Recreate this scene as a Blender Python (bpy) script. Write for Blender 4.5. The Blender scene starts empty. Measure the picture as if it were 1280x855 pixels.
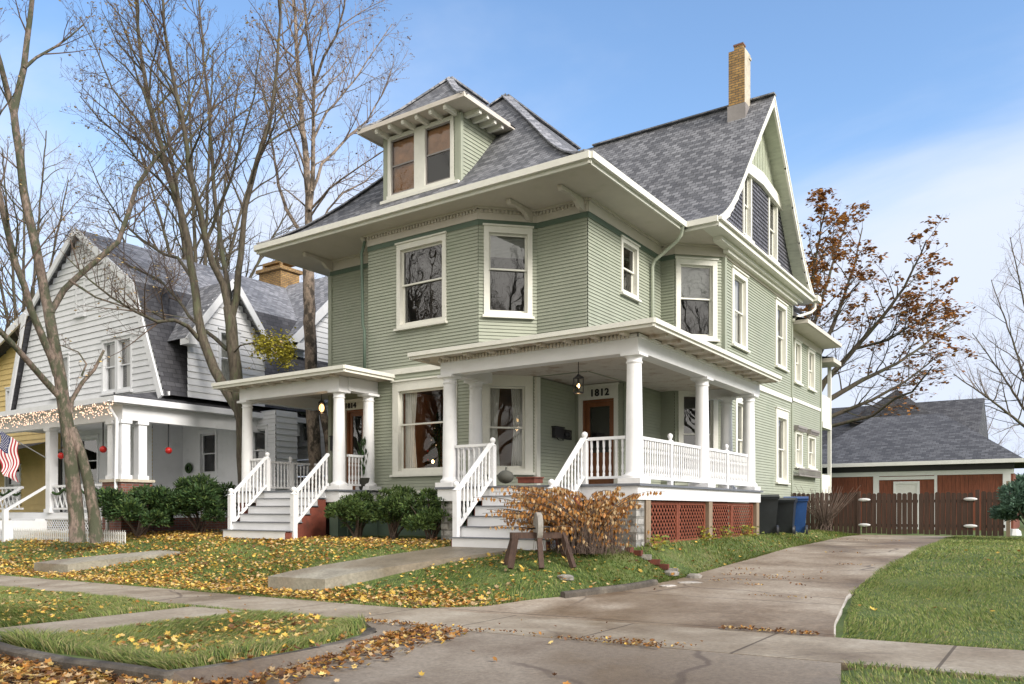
import bpy, math, random
import numpy as np
from math import sin, cos, pi, radians, sqrt, atan2
from mathutils import Vector, Matrix
sc = bpy.context.scene
COL = sc.collection
R = random.Random(7)
NR = np.random.default_rng(5)

# ---------------------------------------------------------------- camera
YAW = radians(34.35); FPX = 1013.0; HOR = 637.0; EYE = 1.5
cam = bpy.data.cameras.new('camera'); camo = bpy.data.objects.new('camera', cam); COL.objects.link(camo)
camo.location = (0, 0, EYE); camo.rotation_euler = (pi/2, 0, YAW)
cam.sensor_width = 36; cam.lens = 36*FPX/1280; cam.shift_y = (HOR-427.5)/1280; cam.clip_end = 3000; cam.clip_start = .05
sc.camera = camo
def P3(px, py, F):            # a point seen at a place of the photograph, F metres ahead
    r = (px-640)/FPX*F; u = (HOR-py)/FPX*F
    return (-sin(YAW)*F+cos(YAW)*r, cos(YAW)*F+sin(YAW)*r, EYE+u)

# ---------------------------------------------------------------- materials
def nodes(name):
    m = bpy.data.materials.new(name); m.use_nodes = True
    nt = m.node_tree; b = nt.nodes['Principled BSDF']
    return m, nt, b
def N(nt, t, **k):
    n = nt.nodes.new(t)
    for a, v in k.items():
        if a.startswith('i_'): n.inputs[a[2:].replace('_', ' ')].default_value = v
        else: setattr(n, a, v)
    return n
def ramp(nt, fac, stops):
    r = nt.nodes.new('ShaderNodeValToRGB'); e = r.color_ramp.elements
    while len(e) < len(stops): e.new(.5)
    for k, (p, c) in enumerate(stops):
        e[k].position = p; e[k].color = tuple(c)+(1,)
    nt.links.new(fac, r.inputs[0]); return r
def mixc(nt, fac, a, b, mode='MIX'):
    m = nt.nodes.new('ShaderNodeMix'); m.data_type = 'RGBA'; m.blend_type = mode
    for s, v in ((m.inputs[0], fac), (m.inputs[6], a), (m.inputs[7], b)):
        if hasattr(v, 'links'): nt.links.new(v, s)
        else: s.default_value = v if isinstance(v, (int, float)) else tuple(v)+((1,) if len(v) == 3 else ())
    return m.outputs[2]
def mat(name, col, rough=.7, var=.12, scale=3, bump=0, bscale=40, dirt=None, dscale=.8, dthr=(.5, .7), stretch=(1, 1, 1), metal=0, spec=.4):
    m, nt, b = nodes(name); L = nt.links
    tc = N(nt, 'ShaderNodeTexCoord'); mp = N(nt, 'ShaderNodeMapping'); mp.inputs['Scale'].default_value = stretch
    L.new(tc.outputs['Object'], mp.inputs[0])
    n1 = N(nt, 'ShaderNodeTexNoise', i_Scale=scale, i_Detail=6.0, i_Roughness=.65); L.new(mp.outputs[0], n1.inputs['Vector'])
    lo = [max(0, c*(1-var)) for c in col]; hi = [min(1, c*(1+var)) for c in col]
    out = ramp(nt, n1.outputs[0], [(.3, lo), (.7, hi)]).outputs[0]
    if dirt:
        n2 = N(nt, 'ShaderNodeTexNoise', i_Scale=dscale, i_Detail=8.0, i_Roughness=.7); L.new(mp.outputs[0], n2.inputs['Vector'])
        mr = N(nt, 'ShaderNodeMapRange'); mr.inputs[1].default_value = dthr[0]; mr.inputs[2].default_value = dthr[1]
        L.new(n2.outputs[0], mr.inputs[0]); out = mixc(nt, mr.outputs[0], out, dirt)
    L.new(out, b.inputs['Base Color'])
    b.inputs['Roughness'].default_value = rough; b.inputs['Metallic'].default_value = metal
    b.inputs['Specular IOR Level'].default_value = spec
    if bump:
        n3 = N(nt, 'ShaderNodeTexNoise', i_Scale=bscale, i_Detail=4.0); L.new(mp.outputs[0], n3.inputs['Vector'])
        bp = N(nt, 'ShaderNodeBump', i_Strength=bump, i_Distance=.02); L.new(n3.outputs[0], bp.inputs['Height']); L.new(bp.outputs[0], b.inputs['Normal'])
    return m
def brickmat(name, c1, c2, cm, bw, bh, mortar=.012, rough=.85, var=.35, offset=.5, bump=.5, nscale=2.0, squash=1.0):
    # brick texture laid on UVs given in metres
    m, nt, b = nodes(name); L = nt.links
    uv = N(nt, 'ShaderNodeUVMap')
    br = N(nt, 'ShaderNodeTexBrick', offset=offset)
    br.inputs['Color1'].default_value = tuple(c1)+(1,); br.inputs['Color2'].default_value = tuple(c2)+(1,); br.inputs['Mortar'].default_value = tuple(cm)+(1,)
    br.inputs['Scale'].default_value = 1; br.inputs['Mortar Size'].default_value = mortar; br.inputs['Brick Width'].default_value = bw; br.inputs['Row Height'].default_value = bh
    br.inputs['Mortar Smooth'].default_value = .2; br.inputs['Bias'].default_value = -.1
    L.new(uv.outputs[0], br.inputs['Vector'])
    n1 = N(nt, 'ShaderNodeTexNoise', i_Scale=nscale, i_Detail=7.0, i_Roughness=.7); L.new(uv.outputs[0], n1.inputs['Vector'])
    r = ramp(nt, n1.outputs[0], [(.3, (1-var,)*3), (.7, (1+var,)*3)])
    o = mixc(nt, 1.0, br.outputs['Color'], r.outputs[0], 'MULTIPLY'); L.new(o, b.inputs['Base Color'])
    b.inputs['Roughness'].default_value = rough
    bp = N(nt, 'ShaderNodeBump', i_Strength=bump, i_Distance=.01, invert=True); L.new(br.outputs['Fac'], bp.inputs['Height']); L.new(bp.outputs[0], b.inputs['Normal'])
    return m
def emis(name, col, s):
    m, nt, b = nodes(name); b.inputs['Base Color'].default_value = tuple(col)+(1,)
    b.inputs['Emission Color'].default_value = tuple(col)+(1,); b.inputs['Emission Strength'].default_value = s; return m
def glassmat(name, tint=(.9, .95, .95), refl=.06, rough=.01, wav=.0):
    m, nt, b = nodes(name); L = nt.links; nt.nodes.remove(b)
    tr = N(nt, 'ShaderNodeBsdfTransparent'); tr.inputs[0].default_value = tuple(tint)+(1,)
    gl = N(nt, 'ShaderNodeBsdfGlossy'); gl.inputs['Roughness'].default_value = rough
    lw = N(nt, 'ShaderNodeLayerWeight', i_Blend=.35)
    mr = N(nt, 'ShaderNodeMapRange'); mr.inputs[3].default_value = refl; mr.inputs[4].default_value = .9; L.new(lw.outputs['Fresnel'], mr.inputs[0])
    if wav:
        tc = N(nt, 'ShaderNodeTexCoord'); n = N(nt, 'ShaderNodeTexNoise', i_Scale=2.2, i_Detail=1.0); L.new(tc.outputs['Object'], n.inputs['Vector'])
        bp = N(nt, 'ShaderNodeBump', i_Strength=wav, i_Distance=.02); L.new(n.outputs[0], bp.inputs['Height']); L.new(bp.outputs[0], gl.inputs['Normal'])
    mx = N(nt, 'ShaderNodeMixShader'); L.new(mr.outputs[0], mx.inputs[0]); L.new(tr.outputs[0], mx.inputs[1]); L.new(gl.outputs[0], mx.inputs[2])
    L.new(mx.outputs[0], nt.nodes['Material Output'].inputs[0]); return m
def leafmat(name, col, var=.35, tr=.25, rough=.6):
    m, nt, b = nodes(name); L = nt.links
    g = N(nt, 'ShaderNodeNewGeometry')
    r = ramp(nt, g.outputs['Random Per Island'], [(0, [c*(1-var) for c in col]), (1, [min(1, c*(1+var)) for c in col])])
    L.new(r.outputs[0], b.inputs['Base Color']); b.inputs['Roughness'].default_value = rough; b.inputs['Specular IOR Level'].default_value = .3
    if tr:
        t = N(nt, 'ShaderNodeBsdfTranslucent'); L.new(r.outputs[0], t.inputs[0])
        mx = N(nt, 'ShaderNodeMixShader'); mx.inputs[0].default_value = tr
        L.new(b.outputs[0], mx.inputs[1]); L.new(t.outputs[0], mx.inputs[2]); L.new(mx.outputs[0], nt.nodes['Material Output'].inputs[0])
    return m

SAGE = (.33, .352, .278)
M = {}
M['sage'] = mat('sage_siding', SAGE, .6, .07, 1.2, dirt=(.26, .30, .22), dscale=1.5, dthr=(.55, .8))
M['sagedark'] = mat('dark_green_trim', (.105, .150, .112), .6, .1)
M['cream'] = mat('cream_trim', (.72, .71, .64), .55, .05, 4, dirt=(.52, .49, .40), dscale=3, dthr=(.6, .85))
M['soffit'] = mat('soffit_paint', (.60, .55, .49), .65, .05, 2, dirt=(.5, .47, .37), dscale=1.5, dthr=(.55, .8))
M['psoffit'] = mat('worn_porch_soffit', (.60, .55, .48), .7, .08, 3, dirt=(.40, .30, .22), dscale=2.5, dthr=(.52, .66))
M['white'] = mat('white_porch_paint', (.76, .76, .765), .5, .04, 3, dirt=(.60, .59, .56), dscale=2.6, dthr=(.6, .8))
M['deckgrey'] = mat('grey_deck_paint', (.14, .15, .17), .6, .1)
M['board'] = mat('gable_board_paint', (.52, .55, .45), .7, .1, 3, dirt=(.34, .37, .30), dscale=2, dthr=(.5, .75), stretch=(1, 6, 1))
M['redpaint'] = mat('brick_red_paint', (.16, .042, .026), .7, .35, 5, dirt=(.07, .03, .02), dscale=3, dthr=(.5, .7))
M['lattice'] = mat('lattice_stain', (.21, .06, .032), .7, .2, 6)
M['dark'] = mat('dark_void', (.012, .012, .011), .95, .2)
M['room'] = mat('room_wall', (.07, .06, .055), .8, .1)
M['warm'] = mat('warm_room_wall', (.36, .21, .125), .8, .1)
M['curtain'] = mat('curtain_cloth', (.85, .83, .80), .85, .06, 8, stretch=(1, 1, .15))
M['blind'] = mat('blind_slats', (.60, .60, .58), .7, .05)
M['brown'] = mat('boarded_window', (.42, .21, .10), .6, .3, 3)
M['glass'] = glassmat('window_glass', (.72, .74, .74), .11, .01, .10)
M['glasslow'] = glassmat('front_glass', (.92, .94, .92), .02, .01, .06)
M['woodred'] = mat('varnished_door', (.20, .075, .028), .35, .25, 5, stretch=(1, 1, .2))
M['woodpost'] = mat('weathered_post', (.26, .20, .14), .8, .2, 6, stretch=(3, 3, .4))
M['fence'] = mat('brown_fence', (.07, .040, .028), .75, .35, 2.5, bump=.3, dirt=(.05, .03, .022), dscale=2, dthr=(.5, .75), stretch=(8, 8, .5))
M['garage'] = mat('garage_siding', (.20, .062, .034), .7, .35, 3, stretch=(8, 8, .6), dirt=(.09, .035, .022), dscale=2)
M['black'] = mat('black_metal', (.02, .02, .022), .45, .1)
M['bin'] = mat('black_bin_plastic', (.022, .025, .028), .4, .2)
M['binblue'] = mat('blue_bin_plastic', (.02, .07, .22), .4, .15)
M['metal'] = mat('dull_metal', (.35, .35, .34), .4, .1, metal=.7)
M['flash'] = mat('grey_flashing', (.25, .23, .22), .5, .15)
M['pipe'] = mat('downspout_paint', (.52, .56, .46), .5, .06)
M['pipew'] = mat('white_downspout', (.72, .72, .70), .5, .06)
M['shingle'] = brickmat('asphalt_shingles', (.085, .087, .096), (.235, .237, .25), (.05, .05, .054), .21, .14, .010, .9, .22, nscale=9, bump=.9)
M['shinglew'] = brickmat('light_asphalt_shingles', (.15, .155, .17), (.34, .34, .36), (.09, .09, .10), .24, .15, .010, .9, .22, nscale=8)
M['shingled'] = brickmat('dark_slate_shingles', (.045, .045, .052), (.085, .085, .095), (.025, .025, .028), .30, .16, .01, .8, .3)
M['shingleg'] = brickmat('dark_grey_shingles', (.055, .057, .066), (.125, .128, .14), (.035, .035, .04), .26, .15, .010, .9, .22, nscale=6)
M['fish'] = brickmat('gable_shingles', (.10, .10, .12), (.17, .17, .20), (.028, .028, .034), .16, .12, .02, .8, .3, bump=1.0)
M['tanbrick'] = brickmat('tan_chimney_brick', (.40, .24, .085), (.26, .15, .06), (.12, .10, .07), .21, .075, .012, .9, .4, nscale=3)
M['redbrick'] = brickmat('red_brick', (.22, .075, .05), (.15, .05, .038), (.16, .14, .13), .21, .075, .012, .9, .3)
M['mortar'] = mat('lime_mortar', (.50, .45, .36), .9, .25, 4, bump=.5)
M['stone'] = brickmat('rough_stone', (.22, .215, .20), (.42, .40, .37), (.20, .19, .17), .29, .15, .022, .95, .6, nscale=5, bump=1.8)
M['rock'] = mat('grey_rock', (.26, .24, .21), .9, .35, 6, bump=.8, bscale=12)
M['wclap'] = mat('white_house_paint', (.72, .73, .75), .6, .05, 1.5, dirt=(.60, .61, .62), dscale=2, dthr=(.55, .8))
M['yclap'] = mat('yellow_house_paint', (.62, .46, .18), .6, .08, 2)
M['bark'] = mat('maple_bark', (.085, .070, .052), .95, .55, 16, bump=1.0, bscale=26, dirt=(.095, .10, .058), dscale=5, dthr=(.5, .62), stretch=(1, 1, .25))
M['barkpale'] = mat('pale_bark', (.27, .21, .16), .9, .5, 14, bump=.8, bscale=20, dirt=(.08, .065, .05), dscale=5, dthr=(.46, .56), stretch=(1, 1, .6))
M['barkmossy'] = mat('mossy_bark', (.155, .118, .095), .95, .65, 13, bump=1.0, bscale=22, dirt=(.062, .066, .040), dscale=5, dthr=(.44, .54), stretch=(1, 1, .45))
M['twig'] = mat('twig_bark', (.11, .078, .06), .9, .3, 3)
M['twigpale'] = mat('pale_twig_bark', (.26, .20, .17), .9, .3, 3)
M['leafy'] = leafmat('yellow_leaf', (.72, .48, .10))
M['leafo'] = leafmat('orange_leaf', (.42, .20, .05))
M['leafg'] = leafmat('gold_leaf', (.72, .52, .19))
M['leaft'] = leafmat('tan_leaf', (.54, .38, .20))
M['leafb'] = leafmat('brown_leaf', (.20, .10, .05))
M['leafr'] = leafmat('russet_leaf', (.40, .18, .055))
M['leafol'] = leafmat('olive_yellow_leaf', (.34, .30, .04))
M['yew'] = leafmat('yew_needles', (.035, .070, .022), .6, .15)
M['yewl'] = leafmat('yew_new_needles', (.085, .13, .035), .5, .15)
M['conif'] = leafmat('blue_green_needles', (.10, .17, .12), .4, .15)
M['g1'] = leafmat('grass_green', (.145, .20, .042), .35, .3)
M['g2'] = leafmat('grass_light', (.26, .30, .085), .3, .3)
M['g3'] = leafmat('grass_straw', (.34, .30, .13), .3, .3)
M['g4'] = leafmat('grass_deep', (.06, .12, .028), .4, .3)
M['paper'] = mat('white_plastic', (.7, .7, .7), .6, .05)
M['pumpkin'] = mat('grey_pot', (.07, .07, .058), .8, .2)
M['flagred'] = mat('flag_red', (.40, .03, .04), .8, .05)
M['flagwhite'] = mat('flag_white', (.72, .70, .70), .8, .03)
M['flagblue'] = mat('flag_blue', (.02, .03, .10), .8, .05)
M['red'] = mat('red_ornament', (.45, .02, .015), .25, .1)
M['lamp'] = emis('lit_bulb', (1, .62, .25), 9)
M['lampglass'] = emis('lit_amber_glass', (1, .55, .2), 2.2)
M['bulb'] = emis('string_bulb', (1, .66, .48), .55)
M['wire'] = mat('cable', (.03, .03, .03), .6, .1)

def groundmat(name, c1, c2, c3, s1=1.2, s2=14, wet=None, rough=.85, bump=.4, crack=None, joint=None, specks=.0):
    m, nt, b = nodes(name); L = nt.links
    tc = N(nt, 'ShaderNodeTexCoord')
    n1 = N(nt, 'ShaderNodeTexNoise', i_Scale=s1, i_Detail=8.0, i_Roughness=.62); L.new(tc.outputs['Object'], n1.inputs['Vector'])
    n2 = N(nt, 'ShaderNodeTexNoise', i_Scale=s2, i_Detail=8.0, i_Roughness=.7); L.new(tc.outputs['Object'], n2.inputs['Vector'])
    a = ramp(nt, n1.outputs[0], [(.32, c1), (.5, c2), (.68, c3)]).outputs[0]
    f = ramp(nt, n2.outputs[0], [(.3, (.72,)*3), (.7, (1.22,)*3)]).outputs[0]
    o = mixc(nt, 1.0, a, f, 'MULTIPLY')
    if crack:
        # wandering cracks; the coordinates are bent so that they do not run straight
        nb = N(nt, 'ShaderNodeTexNoise', i_Scale=1.3, i_Detail=4.0); L.new(tc.outputs['Object'], nb.inputs['Vector'])
        mx = N(nt, 'ShaderNodeMix', data_type='VECTOR'); mx.inputs[0].default_value = .35; L.new(tc.outputs['Object'], mx.inputs[4]); L.new(nb.outputs[1], mx.inputs[5])
        v = N(nt, 'ShaderNodeTexVoronoi', feature='DISTANCE_TO_EDGE', i_Scale=crack); L.new(mx.outputs[1], v.inputs['Vector'])
        mr = N(nt, 'ShaderNodeMapRange'); mr.inputs[1].default_value = .004; mr.inputs[2].default_value = .012; mr.inputs[3].default_value = .75; mr.inputs[4].default_value = 0; L.new(v.outputs[0], mr.inputs[0])
        n4 = N(nt, 'ShaderNodeTexNoise', i_Scale=.5, i_Detail=1.0); L.new(tc.outputs['Object'], n4.inputs['Vector'])
        m4 = N(nt, 'ShaderNodeMapRange'); m4.inputs[1].default_value = .48; m4.inputs[2].default_value = .56; L.new(n4.outputs[0], m4.inputs[0])
        mm = N(nt, 'ShaderNodeMath', operation='MULTIPLY'); L.new(mr.outputs[0], mm.inputs[0]); L.new(m4.outputs[0], mm.inputs[1])
        o = mixc(nt, mm.outputs[0], o, (.13, .10, .08))
    if joint:
        br = N(nt, 'ShaderNodeTexBrick', offset=0.0); br.inputs['Scale'].default_value = 1
        br.inputs['Brick Width'].default_value = joint[0]; br.inputs['Row Height'].default_value = joint[1]; br.inputs['Mortar Size'].default_value = .018; br.inputs['Mortar Smooth'].default_value = .3
        mp = N(nt, 'ShaderNodeMapping'); mp.inputs['Location'].default_value = joint[2]; L.new(tc.outputs['Object'], mp.inputs[0])
        L.new(mp.outputs[0], br.inputs['Vector'])
        mm = N(nt, 'ShaderNodeMath', operation='MULTIPLY'); mm.inputs[1].default_value = .8; L.new(br.outputs['Fac'], mm.inputs[0])
        o = mixc(nt, mm.outputs[0], o, (.075, .055, .04))
    if wet:
        n3 = N(nt, 'ShaderNodeTexNoise', i_Scale=wet[0], i_Detail=5.0, i_Roughness=.55); L.new(tc.outputs['Object'], n3.inputs['Vector'])
        mr = N(nt, 'ShaderNodeMapRange'); mr.inputs[1].default_value = wet[1]; mr.inputs[2].default_value = wet[1]+.12; L.new(n3.outputs[0], mr.inputs[0])
        dk = mixc(nt, 1.0, o, (.62, .56, .50), 'MULTIPLY'); o = mixc(nt, mr.outputs[0], o, dk)
        m2 = N(nt, 'ShaderNodeMapRange'); m2.inputs[3].default_value = rough; m2.inputs[4].default_value = .42; L.new(mr.outputs[0], m2.inputs[0]); L.new(m2.outputs[0], b.inputs['Roughness'])
    else: b.inputs['Roughness'].default_value = rough
    L.new(o, b.inputs['Base Color']); b.inputs['Specular IOR Level'].default_value = .35
    n5 = N(nt, 'ShaderNodeTexNoise', i_Scale=70, i_Detail=5.0); L.new(tc.outputs['Object'], n5.inputs['Vector'])
    bp = N(nt, 'ShaderNodeBump', i_Strength=bump, i_Distance=.01); L.new(n5.outputs[0], bp.inputs['Height']); L.new(bp.outputs[0], b.inputs['Normal'])
    return m
M['lawn'] = groundmat('lawn_soil', (.07, .10, .028), (.10, .14, .035), (.15, .15, .055), 1.4, 30, bump=.8)
M['walk'] = groundmat('old_concrete', (.24, .19, .135), (.33, .275, .205), (.42, .365, .285), .9, 18, wet=(.35, .50), joint=(1.75, 30, (0.9, 0, 0)), crack=.5)
M['drive'] = groundmat('driveway_concrete', (.17, .115, .07), (.335, .27, .20), (.47, .405, .32), .5, 16, wet=(.28, .48), joint=(40, 2.35, (20, .15, 0)), crack=.45)
M['apron'] = groundmat('apron_asphalt', (.17, .13, .095), (.26, .215, .165), (.34, .29, .23), .8, 22, wet=(.4, .50), crack=.4)
M['step'] = groundmat('step_concrete', (.22, .20, .16), (.32, .295, .235), (.40, .37, .31), 1.2, 18, wet=(.6, .45))
M['road'] = groundmat('street_asphalt', (.045, .043, .040), (.06, .057, .053), (.08, .076, .07), 1.5, 40)
M['curb'] = groundmat('curb_concrete', (.055, .047, .038), (.10, .085, .068), (.19, .165, .13), 2.5, 25, bump=1)
M['curbn'] = groundmat('pale_curb_concrete', (.36, .33, .28), (.45, .41, .36), (.52, .48, .43), 2.5, 25)

# ---------------------------------------------------------------- mesh builder
class MB:
    def __init__(s): s.v = []; s.f = []; s.m = []; s.uv = []; s.sm = []
    def face(s, pts, mi=0, uv=None, smooth=False):
        i = len(s.v); s.v += [tuple(p) for p in pts]; s.f.append(tuple(range(i, i+len(pts)))); s.m.append(mi); s.sm.append(smooth)
        if uv is None:
            a, b_, c = Vector(pts[0]), Vector(pts[1]), Vector(pts[-1]); n = (b_-a).cross(c-a)
            n = n.normalized() if n.length > 1e-9 else Vector((0, 0, 1))
            if abs(n.z) > .95: uv = [(p[0], p[1]) for p in pts]
            else:
                h = Vector((-n.y, n.x, 0)).normalized(); w = n.cross(h)
                uv = [(Vector(p).dot(h), Vector(p).dot(w)) for p in pts]
        s.uv += list(uv)
    def box(s, x0, x1, y0, y1, z0, z1, mi=0, T=None):
        c = [(x0, y0, z0), (x1, y0, z0), (x1, y1, z0), (x0, y1, z0), (x0, y0, z1), (x1, y0, z1), (x1, y1, z1), (x0, y1, z1)]
        if T is not None: c = [T(p) for p in c]
        for q in ((0, 3, 2, 1), (4, 5, 6, 7), (0, 1, 5, 4), (1, 2, 6, 5), (2, 3, 7, 6), (3, 0, 4, 7)): s.face([c[k] for k in q], mi)
    def bar(s, a, b, w, h=None, up=(0, 0, 1), mi=0):      # a box along a->b, w wide, h high, centred on the line
        a = Vector(a); b = Vector(b); h = h or w; d = (b-a).normalized(); u = Vector(up)
        if abs(d.dot(u)) > .99: u = Vector((0, 1, 0))
        r = d.cross(u).normalized(); u = r.cross(d).normalized(); r = r*w/2; u = u*h/2
        c = [a-r-u, a+r-u, a+r+u, a-r+u, b-r-u, b+r-u, b+r+u, b-r+u]
        for q in ((0, 1, 2, 3), (7, 6, 5, 4), (0, 4, 5, 1), (1, 5, 6, 2), (2, 6, 7, 3), (3, 7, 4, 0)): s.face([c[k] for k in q], mi)
    def prism(s, poly, z0, z1, mi=0, bottom=True):        # poly counter-clockwise in xy
        n = len(poly)
        s.face([(x, y, z1) for x, y in poly], mi)
        if bottom: s.face([(x, y, z0) for x, y in reversed(poly)], mi)
        for k in range(n):
            a = poly[k]; b = poly[(k+1) % n]; s.face([(a[0], a[1], z0), (b[0], b[1], z0), (b[0], b[1], z1), (a[0], a[1], z1)], mi)
    def lathe(s, c, prof, n=16, mi=0, smooth=True):       # prof: (r, z)
        i0 = len(s.v); k = len(prof)
        for r, z in prof:
            for j in range(n): a = 2*pi*j/n; s.v.append((c[0]+r*cos(a), c[1]+r*sin(a), c[2]+z))
        for q in range(k-1):
            for j in range(n):
                j2 = (j+1) % n
                s.f.append((i0+q*n+j, i0+q*n+j2, i0+(q+1)*n+j2, i0+(q+1)*n+j)); s.m.append(mi); s.sm.append(smooth)
                u0, u1 = j*.1, (j+1)*.1; s.uv += [(u0, prof[q][1]), (u1, prof[q][1]), (u1, prof[q+1][1]), (u0, prof[q+1][1])]
    def tube(s, pts, r, n=8, mi=0, cap=True):
        pts = [Vector(p) for p in pts]; rs = r if isinstance(r, (list, tuple)) else [r]*len(pts); i0 = len(s.v)
        prev = None
        for k, p in enumerate(pts):
            d = (pts[min(k+1, len(pts)-1)]-pts[max(k-1, 0)]).normalized()
            u = prev if prev is not None and abs(prev.dot(d)) < .9 else (Vector((0, 0, 1)) if abs(d.z) < .9 else Vector((1, 0, 0)))
            a = d.cross(u).normalized(); b = a.cross(d).normalized(); prev = b
            for j in range(n): t = 2*pi*j/n; s.v.append(tuple(p+a*rs[k]*cos(t)+b*rs[k]*sin(t)))
        for k in range(len(pts)-1):
            for j in range(n):
                j2 = (j+1) % n; s.f.append((i0+k*n+j, i0+k*n+j2, i0+(k+1)*n+j2, i0+(k+1)*n+j)); s.m.append(mi); s.sm.append(True); s.uv += [(0, 0)]*4
        if cap:
            for k in (0, len(pts)-1): s.f.append(tuple(i0+k*n+j for j in range(n))); s.m.append(mi); s.sm.append(False); s.uv += [(0, 0)]*n
    def blob(s, c, r, mi=0, n=10, m=7, jit=0, rnd=R):
        i0 = len(s.v)
        for i in range(m+1):
            th = pi*i/m
            for j in range(n):
                a = 2*pi*j/n; q = 1+jit*(rnd.random()-.5)
                s.v.append((c[0]+r[0]*q*sin(th)*cos(a), c[1]+r[1]*q*sin(th)*sin(a), c[2]-r[2]*q*cos(th)))
        for i in range(m):
            for j in range(n):
                j2 = (j+1) % n; s.f.append((i0+i*n+j, i0+i*n+j2, i0+(i+1)*n+j2, i0+(i+1)*n+j)); s.m.append(mi); s.sm.append(jit < .3); s.uv += [(0, 0)]*4
    def build(s, name, mats, parent=None):
        me = bpy.data.meshes.new(name); me.from_pydata(s.v, [], s.f); me.update()
        for m in (mats if isinstance(mats, (list, tuple)) else [mats]): me.materials.append(M[m] if isinstance(m, str) else m)
        me.polygons.foreach_set('material_index', s.m); me.polygons.foreach_set('use_smooth', s.sm)
        uvl = me.uv_layers.new(name='UVMap'); uvl.data.foreach_set('uv', [q for t in s.uv for q in t])
        return link(name, me, parent)
def build_each(mb, name, mats, parent=None, k=6):     # every box of the builder becomes a part of its own
    out = []
    for i in range(0, len(mb.f), k):
        q = MB(); uo = sum(len(f) for f in mb.f[:i])
        for j in range(i, min(i+k, len(mb.f))):
            f = mb.f[j]; q.face([mb.v[t] for t in f], mb.m[j], mb.uv[uo:uo+len(f)], mb.sm[j]); uo += len(f)
        out.append(q.build(name, mats, parent))
    return out
def link(name, me, parent=None):
    o = bpy.data.objects.new(name, me); COL.objects.link(o)
    if parent is not None:
        o.parent = parent
        if parent.type == 'EMPTY' and not parent.get('_local'): o.matrix_parent_inverse = Matrix.Translation(-parent.location)
    return o
def npmesh(name, V, F, mats, mi=None, parent=None, smooth=False):
    V = np.asarray(V, np.float32); F = np.asarray(F, np.int32); k = F.shape[1]
    me = bpy.data.meshes.new(name); me.vertices.add(len(V)); me.vertices.foreach_set('co', V.ravel())
    me.loops.add(F.size); me.loops.foreach_set('vertex_index', F.ravel())
    me.polygons.add(len(F)); me.polygons.foreach_set('loop_start', np.arange(0, F.size, k, dtype=np.int32))
    for m in mats: me.materials.append(M[m])
    if mi is not None: me.polygons.foreach_set('material_index', np.asarray(mi, np.int32))
    if smooth: me.polygons.foreach_set('use_smooth', np.ones(len(F), bool))
    me.update(calc_edges=True); return link(name, me, parent)
def tag(o, label=None, cat=None, group=None, kind=None):
    if label: o['label'] = label
    if cat: o['category'] = cat
    if group: o['group'] = group
    if kind: o['kind'] = kind
    return o
def thing(name, label, cat, loc, group=None, local=False, rz=0):
    o = bpy.data.objects.new(name, None); COL.objects.link(o); o.location = loc; o.rotation_euler.z = rz; o.empty_display_size = .2
    if local: o['_local'] = 1
    return tag(o, label, cat, group)
def dup(root, loc, rz=0, label=None, scale=None):
    r = root.copy(); COL.objects.link(r); r.location = loc; r.rotation_euler = (0, 0, rz)
    if scale: r.scale = scale
    if label: r['label'] = label
    def rec(a, b):
        for ch in a.children:
            c = ch.copy(); COL.objects.link(c); c.parent = b; c.matrix_parent_inverse = ch.matrix_parent_inverse.copy(); rec(ch, c)
    rec(root, r); return r

# ---------------------------------------------------------------- ground heights
def sst(t): t = min(1, max(0, t)); return t*t*(3-2*t)
def lerpt(t, tab):
    if t <= tab[0][0]: return tab[0][1]
    for (a, p), (b, q) in zip(tab, tab[1:]):
        if t <= b: return p+(q-p)*(t-a)/(b-a)
    return tab[-1][1]
def zs(x): return .0165*(min(x, 8)+9) if x > -9 else .007*(max(x, -40)+9)
YT = [(9.1, 0), (9.75, .03), (10.3, .17), (11.5, .49), (12.8, .74), (14.7, .83), (60, .80)]
DT = [(9.1, 0), (12.6, .22), (20, .55), (25.6, .67), (60, .72)]
XL = [(4.08, -6.95), (4.2, -6.7), (4.4, -6.5), (4.7, -6.42), (6.2, -6.45), (7.0, -6.7), (7.6, -7.5), (9.1, -8.0), (9.6, -7.1), (10.7, -6.28), (12, -5.85), (13.4, -5.65), (25, -5.5), (40, -5.5)]
XR = [(4.1, -.9), (7.6, -1.65), (9.1, -2.05), (10, -2.25), (12.6, -2.66), (16, -2.8), (40, -2.8)]
def H(x, y):
    k = sst((y-11)/2.5); w = 1-sst((x+8.2-1.35*k)/(2.6-1.4*k))   # 1 in the raised yard, 0 on the drive side
    g = lerpt(y, YT)*w+lerpt(y, DT)*(1-w)
    z = g+zs(x)*(1-sst((y-9)/4))
    if y < 7.6:
        d = sst((7.6-y)/2.4)*.08+max(0, 7.6-y)*.014
        inap = XL_(y) < x < XR_(y)
        if inap: z -= d
        if y < 4.12: z = zs(x)-.135-max(0, (4.1-y))*.012
    return z
def XL_(y): return lerpt(y, XL)
def XR_(y): return lerpt(y, XR)
def axis(segs):
    a = []
    for s0, s1, st in segs:
        n = max(1, round((s1-s0)/st)); a += [s0+(s1-s0)*k/n for k in range(n)]
    a.append(segs[-1][1]); return a
gx = axis([(-900, -200, 100), (-200, -60, 20), (-60, -34, 2), (-34, -6.5, .25), (-6.5, -5.4, .1), (-5.4, 8, .25), (8, 60, 4), (60, 200, 20), (200, 900, 100)])
gy = axis([(-900, -100, 100), (-100, -10, 10), (-10, 3.9, 1), (3.9, 4.1, .1), (4.1, 4.16, .06), (4.16, 9.1, .16), (9.1, 14.7, .15), (14.7, 30, .5), (30, 60, 3), (60, 200, 20), (200, 1200, 100)])
gv = []
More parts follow.
